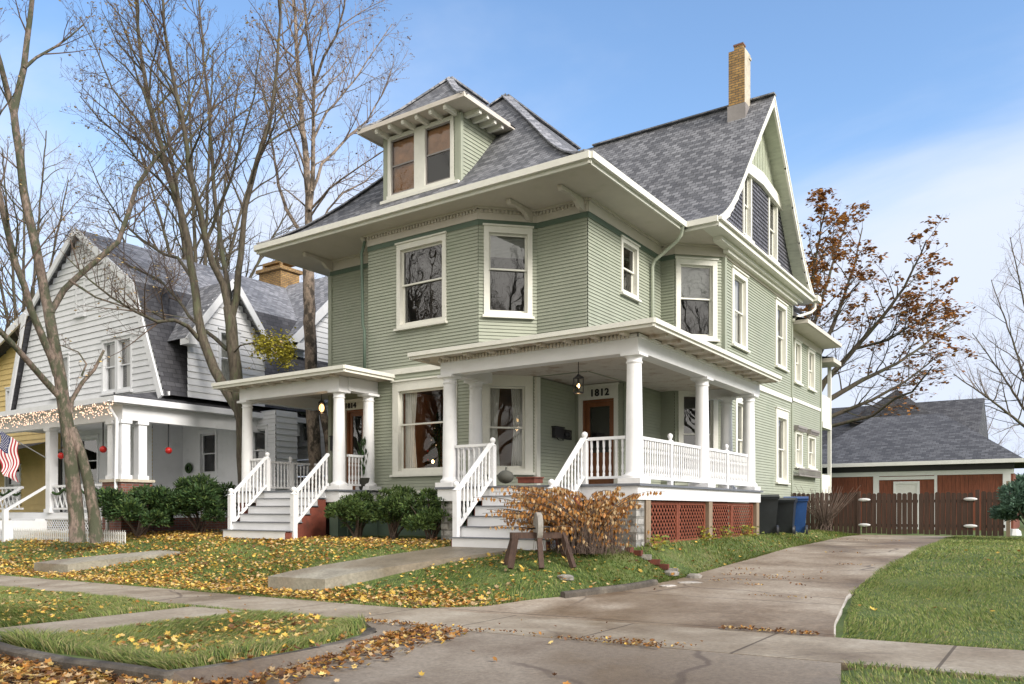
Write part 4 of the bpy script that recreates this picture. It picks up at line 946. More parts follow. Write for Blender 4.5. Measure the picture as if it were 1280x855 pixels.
# steps
t = MB()
for k in range(4): t.box(-28.5, -26.9, 12.95-.3*(k+1), 12.95-.3*k, .5, 1.4-.19*(k+1))
t.build('stair', 'wclap', WH)
for x in (-28.5, -26.9):
    t = MB(); t.bar((x, 13.0, 2.25), (x, 11.75, 1.45), .08, .07); t.box(x-.07, x+.07, 11.7, 11.84, .5, 1.5); t.box(x-.02, x+.02, 11.85, 13.0, .6, 1.15); t.build('stair_rail', 'wclap', WH)
for a, b, u0, z0, w_, h_, c in (((-34, gy_), (-20, gy_), 34-29.2, 5.4, 1.2, 1.4, 'sheer'), ((-34, gy_), (-20, gy_), 34-25.95, 5.25, .88, 1.75, 'sheer'), ((-34, gy_), (-20, gy_), 34-25.08, 5.25, .88, 1.75, 'sheer'), ((-34, gy_), (-20, gy_), 34-27.6, 8.0, .6, 1.2, None),
        ((-36, 16.5), (-26.7, 16.5), 1.2, 2.5, .8, 1.7, None), ((-36, 16.5), (-26.7, 16.5), 4.3, 2.45, 1.5, 1.85, None), ((-26.7, 17.7), (-21.55, 17.7), 1.0, 2.7, 1.05, 1.6, None), ((-26.7, 17.7), (-21.55, 17.7), 3.85, 2.7, .9, 1.6, None),
        ((DX, 14.9), (DX, 18), 1.1, 5.5, .8, 1.75, 'sheer'), ((-26, 20), (-21.4, 20), 2.95, 3.85, .95, 1.25, None)):
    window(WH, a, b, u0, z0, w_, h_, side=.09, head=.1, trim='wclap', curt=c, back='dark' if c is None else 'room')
t = MB(); t.box(-33.5, -32.6, 16.4, 16.45, 1.4, 3.9); t.build('door_surround', 'wclap', WH); t = MB(); t.box(-33.4, -32.7, 16.35, 16.4, 1.4, 3.8); t.build('door', 'black', WH)
t = MB(); t.tube([(-22.45, 12.55, 4.6), (-22.5, 12.6, 4.4), (-22.62, 12.85, 4.15), (-22.62, 12.88, 4.0), (-22.62, 12.85, 1.9), (-22.62, 12.6, 1.6), (-22.62, 12.6, .8)], .05, 8); t.build('downspout', 'wclap', WH)
# string lights
t = MB(); x = -33.4; rr = random.Random(4)
while x < -22.3:
    for _ in range(3):
        t.blob((x+rr.uniform(0, .1), 12.54+rr.uniform(-.03, .02), 4.56-rr.random()**1.4*.42), (.016, .016, .022), 0, 5, 3)
    x += .06
t.tube([(-33.4, 12.54, 4.56), (-28, 12.54, 4.55), (-22.3, 12.54, 4.56)], .008, 4, 1)
tag(t.build('string_lights', ['bulb', 'wire']), 'pinkish string lights hanging in short icicles from the white porch eave', 'string lights')
for k, (x, y, z, lb) in enumerate(((-23.75, 13.1, 3.3, 'red ball ornament hanging left of the paired white porch posts'), (-22.6, 14.5, 3.3, 'red ball ornament hanging right of the paired white porch posts'), (-26.2, 13.1, 3.2, 'red ball ornament hanging beside the tall front tree trunk'))):
    t = MB(); t.blob((x, y, z), (.105, .105, .105), 0, 16, 10); t.tube([(x, y, z+.1), (x, y, 4.1)], .02, 5, 1); t.build('hanging_ornament', ['red', 'black'])
    tag(bpy.data.objects[[o.name for o in COL.objects if o.name.startswith('hanging_ornament')][-1]], lb, 'ornament', 'red ornaments on the white porch')
t = MB(); t.lathe((-26.2, 17.6, 3.0), [(.08, -.04), (.16, -.05), (.2, 0), (.16, .05), (.08, .04)], 18)
for k in range(len(t.v)): v = t.v[k]; t.v[k] = (v[0], 17.6+(v[2]-3.0), 3.0+(v[1]-17.6))
tag(t.build('wreath', 'yew'), 'small dark wreath on the far white wall inside the porch', 'wreath')
# flag
FL = thing('flag', 'United States flag hanging from a slanted pole on the white porch post', 'flag', (-26.8, 12.95, 3.0))
t = MB(); p0 = Vector((-26.85, 12.95, 3.15)); p1 = Vector((-28.0, 12.0, 4.05)); t.tube([p0, p1], .018, 6); t.blob(p1, (.04, .04, .04)); t.build('flag_pole', 'metal', FL)
fl = MB(); NU, NV = 26, 24
def fp(u, v):      # u along the stripes, v across them; cloth droops
    b = p1+(p0-p1)*(.06+.62*v*.62)
    return Vector((b.x+.33*u*.5+.05*sin(u*7+v*3), b.y-.10*u+.10*sin(u*9+v*4)*u, b.z-1.28*u*(1-.10*v)-.12*v*u+.02*sin(v*12)))
for j in range(NV):
    for i in range(NU):
        v_ = j/NV; u_ = i/NU; st = int(v_*13)
        mi = 2 if (u_ < .42 and v_ < 7/13) or False else (0 if st % 2 == 0 else 1)
        fl.face([fp(u_, v_), fp(u_+1/NU, v_), fp(u_+1/NU, v_+1/NV), fp(u_, v_+1/NV)], mi, smooth=True)
fl.build('flag_cloth', ['flagred', 'flagwhite', 'flagblue'], FL)
st = MB()
for a in range(9):
    for b in range(6 if a % 2 == 0 else 5):
        u_ = .03+a*.043; v_ = .04+(b+(.5 if a % 2 else 0))*.082; c = fp(u_, v_)
        e1 = (fp(u_+.01, v_)-c).normalized(); e2 = (fp(u_, v_+.01)-c).normalized(); nn = e1.cross(e2).normalized()
        pt = [c+(e1*cos(k*pi/5)+e2*sin(k*pi/5))*(.02 if k % 2 == 0 else .009)+nn*s*.004 for s in (1,) for k in range(10)]; st.face(pt)
        st.face([p-nn*.008 for p in pt[::-1]])
st.build('flag_stars', 'flagwhite', FL)

# yellow house
YH = thing('house', 'yellow house at the far left edge, behind the white house, with red brick chimney', 'house', (-38, 20, .7))
t = MB(); lapwall(t, (-46, 16.2), (-33.0, 16.2), .6, 9.5, [(9.1, 10.2, 5.2, 6.6), (9.0, 10.4, 1.8, 3.3)], e=.22, lip=.03, lim=lambda z: (0 if z < 4.9 else (z-4.9)/.36, 13)); lapwall(t, (-33, 16.2), (-33, 26), .6, 6, e=.22); t.build('wall', 'yclap', YH)
t = MB(); t.face([(-46.5, 15.7, 4.7), (-32.5, 15.7, 9.75), (-32.5, 26, 9.75), (-46.5, 26, 4.7)]); t.face([(-46.5, 15.7, 4.9), (-32.5, 15.7, 9.95), (-32.5, 26, 9.95), (-46.5, 26, 4.9)]); t.face([(-32.5, 15.7, 9.95), (-25, 15.7, 7.2), (-25, 26, 7.2), (-32.5, 26, 9.95)])
ry = t.build('roof', 'shingled', YH)
t = MB(); t.bar((-46.5, 15.66, 4.75), (-32.5, 15.66, 9.8), .08, .3); t.build('rake_board', 'wclap', YH)
t = MB()
for a, b in (((-38.4, 18.6), (-37.2, 18.6)), ((-37.2, 18.6), (-37.2, 19.6)), ((-37.2, 19.6), (-38.4, 19.6)), ((-38.4, 19.6), (-38.4, 18.6))): t.face([(*a, 7.5), (*b, 7.5), (*b, 10.9), (*a, 10.9)])
t.box(-38.5, -37.1, 18.5, 19.7, 10.75, 10.95); t.build('chimney', 'redbrick', ry)
for u, z, w_, h_ in ((9.1, 5.15, 1.1, 1.45), (9.0, 1.75, 1.4, 1.6)): window(YH, (-46, 16.2), (-33, 16.2), u, z, w_, h_, side=.1, head=.12, trim='wclap')
t = MB(); t.face([(-46, 14.0, 3.5), (-33.2, 14.0, 3.5), (-33.2, 16.2, 4.2), (-46, 16.2, 4.2)]); t.box(-46, -33.2, 13.95, 14.05, 3.3, 3.5); t.box(-34.5, -34.3, 14.1, 14.3, .6, 3.4); t.build('side_porch', 'shingled', YH)

# garage with the building behind it
GA = thing('garage', 'brown boarded garage with hipped grey roof behind the brown gate', 'garage', (-5.5, 38, .7))
gx0, gx1, gy0, gy1 = -9.6, -1.75, 36.4, 44
t = MB(); x = gx0
while x < gx1: t.box(x, x+.145, gy0-.02-.006*(int(x*7) % 2), gy0, .4, 3.05); x += .15
t.box(gx0, gx1, gy0, gy1, .4, 3.0); t.build('wall', 'garage', GA)
t = MB(); t.box(gx0-.1, gx1+.12, gy0-.06, gy0-.02, 2.88, 3.06); t.box(gx0, gx1+.12, gy0-.1, gy0-.02, 3.06, 3.3, 1)  # the black strip stands in for the shaded gap below the gutter
for a, b in ((-6.62, -6.4), (-4.35, -4.25), (-2.0, -1.74)): t.box(a, b, gy0-.07, gy0-.02, .5, 2.9)
t.box(-6.4, -4.35, gy0-.07, gy0-.02, 2.72, 2.85); build_each(t, 'trim_board', ['wclap', 'black'], GA)
t = MB(); t.box(-5.85, -5.75, gy0-.08, gy0, .7, 2.65); t.box(-4.98, -4.88, gy0-.08, gy0, .7, 2.65); t.box(-5.75, -4.98, gy0-.08, gy0, 2.55, 2.65); dg_ = t.build('door_frame', 'wclap', GA)
t = MB(); t.box(-5.75, -4.98, gy0-.05, gy0-.021, .7, 2.55); t.build('door', 'paper', GA)
t = MB(); e = (gx0-.4, gx1+.45, 35.9, 44.6, 3.42); rd = (-7.4, -4.5, 40.2, 5.75)
A, B, C, D = (e[0], e[2], e[4]), (e[1], e[2], e[4]), (e[1], e[3], e[4]), (e[0], e[3], e[4]); P_, Q_ = (rd[0], rd[2], rd[3]), (rd[1], rd[2], rd[3])
t.face([A, B, Q_, P_]); t.face([B, C, Q_]); t.face([C, D, P_, Q_]); t.face([D, A, P_]); t.build('roof', 'shingleg', GA)
t = MB(); t.box(e[0]-.05, e[1]+.05, e[2]-.1, e[2]+.02, 3.28, 3.43); t.box(e[1]-.02, e[1]+.08, e[2], e[3], 3.28, 3.43); t.face([(e[0], e[2], 3.3), (e[0], gy0+.2, 3.3), (e[1], gy0+.2, 3.3), (e[1], e[2], 3.3)]); t.build('gutter', 'pipew', GA)
BH = thing('house', 'dark roofed building rising beyond the brown garage', 'house', (-7, 54, .7))
t = MB(); t.box(-15.5, -4.2, 50, 58, .5, 5.1); t.build('wall', 'sagedark', BH)
t = MB(); t.face([(-16, 49.5, 5.0), (-3.9, 49.5, 5.0), (-3.9, 54, 7.95), (-16, 54, 7.95)]); t.face([(-16, 58.5, 5.0), (-16, 54, 7.95), (-3.9, 54, 7.95), (-3.9, 58.5, 5.0)])
t.face([(-3.92, 49.5, 5.0), (-3.92, 58.5, 5.0), (-3.92, 54, 7.95)])
t.face([(-10.9, 51.6, 6.75), (-6.1, 51.6, 6.75), (-8.4, 53.4, 8.75)]); t.face([(-6.1, 51.6, 6.75), (-6.1, 56, 6.75), (-8.4, 56, 8.75), (-8.4, 53.4, 8.75)]); t.face([(-10.9, 56, 6.75), (-10.9, 51.6, 6.75), (-8.4, 53.4, 8.75), (-8.4, 56, 8.75)])
t.build('roof', 'shingleg', BH)
t = MB(); t.box(-10.7, -6.3, 51.75, 54, 5.6, 6.73); t.build('dormer_wall', 'black', BH)
t = MB(); t.box(-4.0, -3.85, 49.4, 58.5, 4.8, 5.0); t.build('eave_trim', 'sage', BH)

# fence with gate
FE = thing('fence', 'dark brown picket fence with double gate across the end of the driveway', 'fence', (-4.6, 28.3, .7))
def pickets(x0, x1, ztop, yy=28.3):
    t = MB(); x = x0
    while x < x1-.03:
        w_ = .135; zt = ztop+R.uniform(-.02, .02); z0 = .70+R.uniform(0, .04); y = yy+R.uniform(-.006, .006)
        for s in (0, 1):
            q = [(x, z0), (x+w_, z0), (x+w_, zt-.04), (x+w_-.035, zt), (x+.035, zt), (x, zt-.04)]
            q = [(a, y-.012+.02*s, b) for a, b in q]; t.face(q if s == 0 else q[::-1])
        t.face([(x, y-.012, z0), (x, y-.012, zt-.04), (x, y+.008, zt-.04), (x, y+.008, z0)]); t.face([(x+w_, y+.008, z0), (x+w_, y+.008, zt-.04), (x+w_, y-.012, zt-.04), (x+w_, y-.012, z0)])
        x += .15
    t.box(x0, x1, yy+.015, yy+.055, .95, 1.04); t.box(x0, x1, yy+.015, yy+.055, 1.72, 1.81); return t
pickets(-7.72, -5.62, 2.06).build('picket_panel', 'fence', FE)
for a, b in ((-5.5, -3.85), (-3.82, -2.3)):
    g = pickets(a, b, 2.03).build('gate', 'fence', FE)
    hx = a+.08 if a < -5 else b-.1
    for z in (1.0, 1.82):
        t = MB(); t.lathe((hx, 28.26, z), [(.003, -.006), (.19, -.006), (.19, .006), (.003, .006)], 14); 
        for k in range(len(t.v)): v = t.v[k]; t.v[k] = (v[0], 28.265+(v[2]-z)*1.0, z+(v[1]-28.26)*.28)
        t.build('hinge', 'paper', g)
pickets(-2.12, -1.5, 2.05).build('picket_panel', 'fence', FE)
for x, m_, z in ((-5.6, 'fence', 2.1), (-2.22, 'fence', 2.1), (-1.42, 'woodpost', 2.35), (-7.8, 'fence', 2.05)):
    t = MB(); t.box(x-.05, x+.05, 28.26, 28.36, .5, z); t.build('fence_post', m_, FE)
# low picket fence, left
PF = thing('picket_fence', 'low pale picket fence edging the yard of the white house', 'fence', (-25, 12, .6))
t = MB(); x = -30.5
while x < -20.7:
    zb = H(x, 12.0)-.03; t.box(x, x+.05, 11.99, 12.01, zb, zb+.36); t.face([(x, 11.99, zb+.36), (x+.05, 11.99, zb+.36), (x+.025, 12.0, zb+.42)]); x += .11
t.bar((-30.5, 12.02, H(-30.5, 12)+.12), (-20.7, 12.02, H(-20.7, 12)+.12), .02, .03); t.bar((-30.5, 12.02, H(-30.5, 12)+.27), (-20.7, 12.02, H(-20.7, 12)+.27), .02, .03); t.build('picket_panel', 'pipew', PF)

# ================================================================ small things
def lantern(name, label, loc, ztop, s=1.0, lit=True, glassm='glasslow'):
    L_ = thing(name, label, 'lantern', loc); x, y, z = loc; t = MB()
    t.tube([(x, y, z+.18*s), (x, y, ztop)], .008, 5); t.lathe((x, y, z), [(.02*s, .19*s), (.05*s, .165*s), (.11*s, .13*s), (.11*s, .115*s), (.003, .114*s)], 4)
    for a in range(4): an = a*pi/2+.4; t.tube([(x+.085*s*cos(an), y+.085*s*sin(an), z-.14*s), (x+.085*s*cos(an), y+.085*s*sin(an), z+.12*s)], .01*s, 4)
    t.lathe((x, y, z), [(.003, -.16*s), (.09*s, -.155*s), (.1*s, -.135*s), (.003, -.13*s)], 8); t.build('lantern_frame', 'black', L_)
    t = MB(); t.blob((x, y, z-.02), (.028, .028, .045) if glassm != 'lampglass' else (.07*s, .07*s, .11*s), 0, 10, 8); t.build('bulb', 'lamp' if glassm != 'lampglass' else glassm, L_)
    l = bpy.data.lights.new(name+'_light', 'POINT'); l.energy = 1.6; l.color = (1, .62, .3); l.shadow_soft_size = .05; lo = bpy.data.objects.new('lantern_light', l); COL.objects.link(lo); lo.parent = L_; lo.matrix_parent_inverse = Matrix.Translation(-Vector(loc)); lo.location = (x, y, z-.22*s)
lantern('hanging_lantern', 'black hanging lantern with a lit bulb before the 1812 door', P3(723, 481, 16.6), 4.74, 1.15)
px, py, pz = P3(402, 509, 21.6); lantern('hanging_lantern', 'glowing amber lantern hanging in the left porch', (px, py, pz), 4.8, 1.0, glassm='lampglass')
# mailbox on the recess wall
MX = thing('mailbox', 'black wall mailbox beside the 1812 door', 'mailbox', (-10.55, 17.5, 3.35))
t = MB(); t.box(-10.6, -10.5, 17.28, 17.68, 3.3, 3.55); t.face([(-10.6, 17.28, 3.55), (-10.5, 17.28, 3.55), (-10.5, 17.68, 3.55), (-10.6, 17.68, 3.55)]); t.box(-10.6, -10.47, 17.25, 17.71, 3.55, 3.585); t.build('box', 'black', MX)
t = MB(); t.tube([(-10.5, 17.35, 3.3), (-10.45, 17.35, 3.24), (-10.42, 17.45, 3.24), (-10.42, 17.55, 3.24), (-10.5, 17.6, 3.3)], .012, 5); t.box(-10.6, -10.56, 17.75, 18.2, 3.30, 3.55); t.blob((-10.53, 17.95, 3.42), (.06, .16, .09), 0, 10, 6); t.build('newspaper_bracket', 'black', MX)
tag(MX, None, None)
t = MB(); p = (-17.62, 16.52, 3.45); t.box(p[0]-.1, p[0]+.1, p[1], p[1]+.08, 3.22, 3.62); t.box(p[0]-.11, p[0]+.11, p[1]-.03, p[1]+.08, 3.62, 3.65); tag(t.build('mailbox', 'black'), 'black wall mailbox left of the 1814 door', 'mailbox')
# lamp and tree in the front room
lx, ly, lz = P3(541, 577, 21.0)
LP = thing('table_lamp', 'small lit lamp glowing behind the wide front window', 'lamp', (lx, ly, 2.0)); t = MB(); t.lathe((lx, ly, 1.98), [(.12, 0), (.12, .03), (.03, .06), (.03, .42), (.003, .43)], 12); t.build('lamp_base', 'woodred', LP)
t = MB(); t.blob((lx, ly, lz), (.035, .035, .045), 0, 12, 8); t.build('bulb', 'lamp', LP)
l = bpy.data.lights.new('room_light', 'POINT'); l.energy = 9; l.color = (1, .6, .3); l.shadow_soft_size = .1; lo = bpy.data.objects.new('room_light', l); COL.objects.link(lo); lo.location = (lx, ly+.1, lz+.3)
CT = thing('christmas_tree', 'dark decorated Christmas tree standing inside the wide front window', 'Christmas tree', (-12.55, 16.9, 1.96)); rr = random.Random(3); t = MB(); b = MB()
tcx, tcy, _ = P3(549, 545, 22.0)
CT.location = (tcx, tcy, 1.96)
for k in range(2600):
    h = rr.random()**1.3; rad = .5*(1-h)*(.5+.5*rr.random()); a = rr.random()*2*pi; p = Vector((tcx+rad*cos(a), tcy+rad*sin(a), 2.15+h*2.0)); d = Vector((cos(a), sin(a), rr.uniform(-.5, .1)))*.09; s_ = Vector((-sin(a), cos(a), .3))*.02
    t.face([p-s_, p+s_, p+d])
t.tube([(tcx, tcy, 1.96), (tcx, tcy, 4.1)], .03, 6)
t.build('crown', 'yew', CT)
for k in range(16):
    h = rr.random(); rad = .6*(1-h); a = rr.random()*2*pi; b.blob((tcx+rad*cos(a), tcy+rad*sin(a), 2.2+h*1.9), (.022,)*3, rr.choice((0, 1)), 6, 5)
b.build('baubles', ['red', 'paper'], CT)
# porch pots
t = MB(); c = P3(632, 605, 15.6); c = (c[0], c[1], 2.0); t.blob((c[0], c[1], c[2]+.13), (.16, .16, .13), 0, 14, 9); t.tube([(c[0], c[1], c[2]+.25), (c[0]+.02, c[1], c[2]+.32)], .02, 6); tag(t.build('stone_ball', 'pumpkin'), 'round dark gourd on the porch deck at the top of the steps', 'gourd')
t = MB(); t.box(c[0]+.35, c[0]+.72, c[1]-.1, c[1]+.2, 2.0, 2.09); t.box(c[0]+.33, c[0]+.74, c[1]-.12, c[1]+.22, 2.09, 2.115); tag(t.build('wooden_crate', 'redpaint'), 'low dark red box beside the gourd on the porch deck', 'box')
# figure-like planter on left porch
c = (-14.95, 15.0, 2.0); UM = thing('umbrella_stand', 'dark potted plant behind the left porch rail by the 1814 door', 'potted plant', c); c = P3(455, 560, 21.0)
UM.location = (c[0], c[1], 2.0); t = MB(); t.lathe((c[0], c[1], 2.0), [(.003, .001), (.12, 0), (.17, .3), (.18, .32), (.15, .32), (.14, .28), (.003, .28)], 14); t.build('pot', 'pumpkin', UM); t = MB()
UM.name = 'potted_plant'
for k in range(90):
    a = rr.random()*2*pi; h = .3+rr.random()*.95; rad = rr.uniform(.02, .14); p = Vector((c[0]+rad*cos(a), c[1]+rad*sin(a), 2.0+h)); t.face([p, p+Vector((.03, 0, .09)), p+Vector((.05*cos(a), .05*sin(a), .17)), p+Vector((-.03, .01, .08))])
for k in range(6): a = k; t.tube([(c[0], c[1], 2.28), (c[0]+.1*cos(a), c[1]+.1*sin(a), 3.1)], .01, 4)
t.build('foliage', 'yew', UM)
# bins
def wbin(label, x, y, z, s, m, rz):
    b = thing('wheeled_bin', label, 'bin', (x, y, z), local=True, rz=rz); t = MB()
    W0, D0, W1, D1, Hh = .22*s, .24*s, .29*s, .35*s, .95*s
    c0 = [(-W0, -D0, .06), (W0, -D0, .06), (W0, D0, .06), (-W0, D0, .06)]; c1 = [(-W1, -D1, Hh), (W1, -D1, Hh), (W1, D1, Hh), (-W1, D1, Hh)]
    for k in range(4): k2 = (k+1) % 4; t.face([c0[k], c0[k2], c1[k2], c1[k]])
    t.face(c0[::-1]); t.box(-W1-.02, W1+.02, -D1-.02, D1+.02, Hh-.06, Hh)
    t.box(-W1*.55, W1*.55, -D1-.012, -D0, .25, .3)
    t.build('bin_body', m, b); t = MB()
    n_ = 6; 
    for k in range(n_):
        y0 = -D1-.04+(2*D1+.06)*k/n_; y1 = -D1-.04+(2*D1+.06)*(k+1)/n_; z0 = Hh+.01+.07*sin(pi*k/n_); z1 = Hh+.01+.07*sin(pi*(k+1)/n_); t.face([(-W1-.03, y0, z0), (W1+.03, y0, z0), (W1+.03, y1, z1), (-W1-.03, y1, z1)])
        t.face([(W1+.03, y0, Hh-.02), (W1+.03, y1, Hh-.02), (W1+.03, y1, z1), (W1+.03, y0, z0)]); t.face([(-W1-.03, y1, Hh-.02), (-W1-.03, y0, Hh-.02), (-W1-.03, y0, z0), (-W1-.03, y1, z1)])
    t.box(-W1-.03, W1+.03, -D1-.045, -D1-.03, Hh-.02, Hh+.02); t.tube([(-W1, D1+.08, Hh-.02), (W1, D1+.08, Hh-.02)], .016, 6)
    t.build('lid', m, b)
    for sx in (-1, 1):
        t = MB(); r_ = .13*s
        t.tube([(sx*(W0+.03), D0, r_), (sx*(W0+.09), D0, r_)], r_, 18); t.build('wheel', 'black', b); 
    return b
wbin('large black wheeled bin beside the end of the porch', -6.95, 22.75, .78, 1.12, 'bin', radians(200))
wbin('second black wheeled bin, between the large one and the blue one', -6.75, 23.9, .77, 1.05, 'bin', radians(190))
wbin('blue wheeled recycling bin in front of the brown fence', -6.68, 24.85, .75, 1.12, 'binblue', radians(195))
# grindstone on its frame
gsx, gsy = -7.55, 11.85; gz0 = H(gsx, gsy)
GS = thing('grindstone', 'old grindstone wheel on a rustic wooden frame before the dry bush', 'grindstone', (gsx, gsy, gz0), local=True, rz=YAW*.75+.3)
t = MB(); t.box(-.48, .5, -.13, -.05, .46, .56); t.box(-.48, .5, .05, .13, .46, .56); t.box(-.45, -.37, -.05, .05, .47, .55); t.box(.38, .46, -.05, .05, .47, .55); t.build('frame', 'fence', GS)
for x, dx in ((-.4, -.13), (.0, .0), (.42, .14)):
    for y in ((-.09, .09) if x else (-.1,)): t = MB(); t.bar((x, y, .52), (x+dx, y*3.2, -.04), .085, .08); t.build('leg', 'fence', GS)
t = MB(); t.tube([(-.045, .0, .66), (.045, .0, .66)], .25, 28); t.build('stone_wheel', 'rock', GS)
t = MB(); t.tube([(-.2, 0, .62), (.2, 0, .66), (.2, 0, .52), (.3, 0, .52)], .014, 6); t.build('crank', 'black', GS)
# loose stones and bricks of the bed edge
rr = random.Random(12)
def rock(lb, x, y, sx, sy, sz, m='rock', rz=0, name='rock'):
    t = MB(); n_, k_ = 9, 5
    t.blob((0, 0, 0), (1, 1, 1), 0, n_, k_, .35, rr)
    for i in range(len(t.v)):
        v = t.v[i]; a = v[0]*sx; b = v[1]*sy; c = max(-.5, min(.62, v[2]))*sz; t.v[i] = (x+a*cos(rz)-b*sin(rz), y+a*sin(rz)+b*cos(rz), H(x, y)+c+sz*.3)
    t.sm = [False]*len(t.sm); o = t.build(name, m); tag(o, lb, 'rock', 'loose stones edging the bed'); return o
rock('dark flat stone at the end of the dry bush bed', *P3(838, 684, 14.6)[:2], .17, .1, .09)
rock('pale slab tilted on the grass near the driveway edge', *P3(862, 696, 13.7)[:2], .2, .13, .05, 'curbn', .5)
rock('rounded dark stone beside the pale slab', *P3(868, 686, 14.4)[:2], .13, .1, .1, 'rock', .2)
rock('small pale slab nearest the driveway kerb', *P3(836, 702, 13.4)[:2], .16, .1, .04, 'curbn', .9)
rock('brown stone under the grindstone frame', *P3(707, 692, 13.4)[:2], .14, .1, .09, 'rock', .1)
rock('white stone by the right fence post', *P3(1268, 662, 26)[:2], .2, .16, .22, 'paper', .3)
for k in range(7):
    px_ = 772+k*11; x, y, _ = P3(px_, 684, 14.9-.02*k); t = MB(); z = H(x, y); t.box(-.13, .13, -.05, .05, -.03, .065)
    a = rr.uniform(-.3, .3)
    t.v = [(x+v[0]*cos(a)-v[1]*sin(a), y+v[0]*sin(a)+v[1]*cos(a), z+v[2]+.01) for v in t.v]
    tag(t.build('edging_brick', 'redpaint' if k % 3 else 'rock'), 'weathered brick laid along the bed under the dry bush', 'brick', 'bricks edging the bed')
# cables
for k, (a, b) in enumerate(((P3(1228, 499, 55), P3(1400, 468, 45)), (P3(1232, 520, 55), P3(1400, 520, 40)), (P3(1040, 512, 62), P3(1400, 478, 50)))):
    t = MB(); a = Vector(a); b = Vector(b); t.tube([a+(b-a)*q/8-Vector((0, 0, .6*4*(q/8)*(1-q/8))) for q in range(9)], .02, 4)
    tag(t.build('utility_cable', 'wire'), ['overhead cable, topmost where they leave the far roof', 'overhead cable, lowest of those right of the far roof', 'long overhead cable passing behind the far roof'][k], 'cable', 'overhead cables at right')
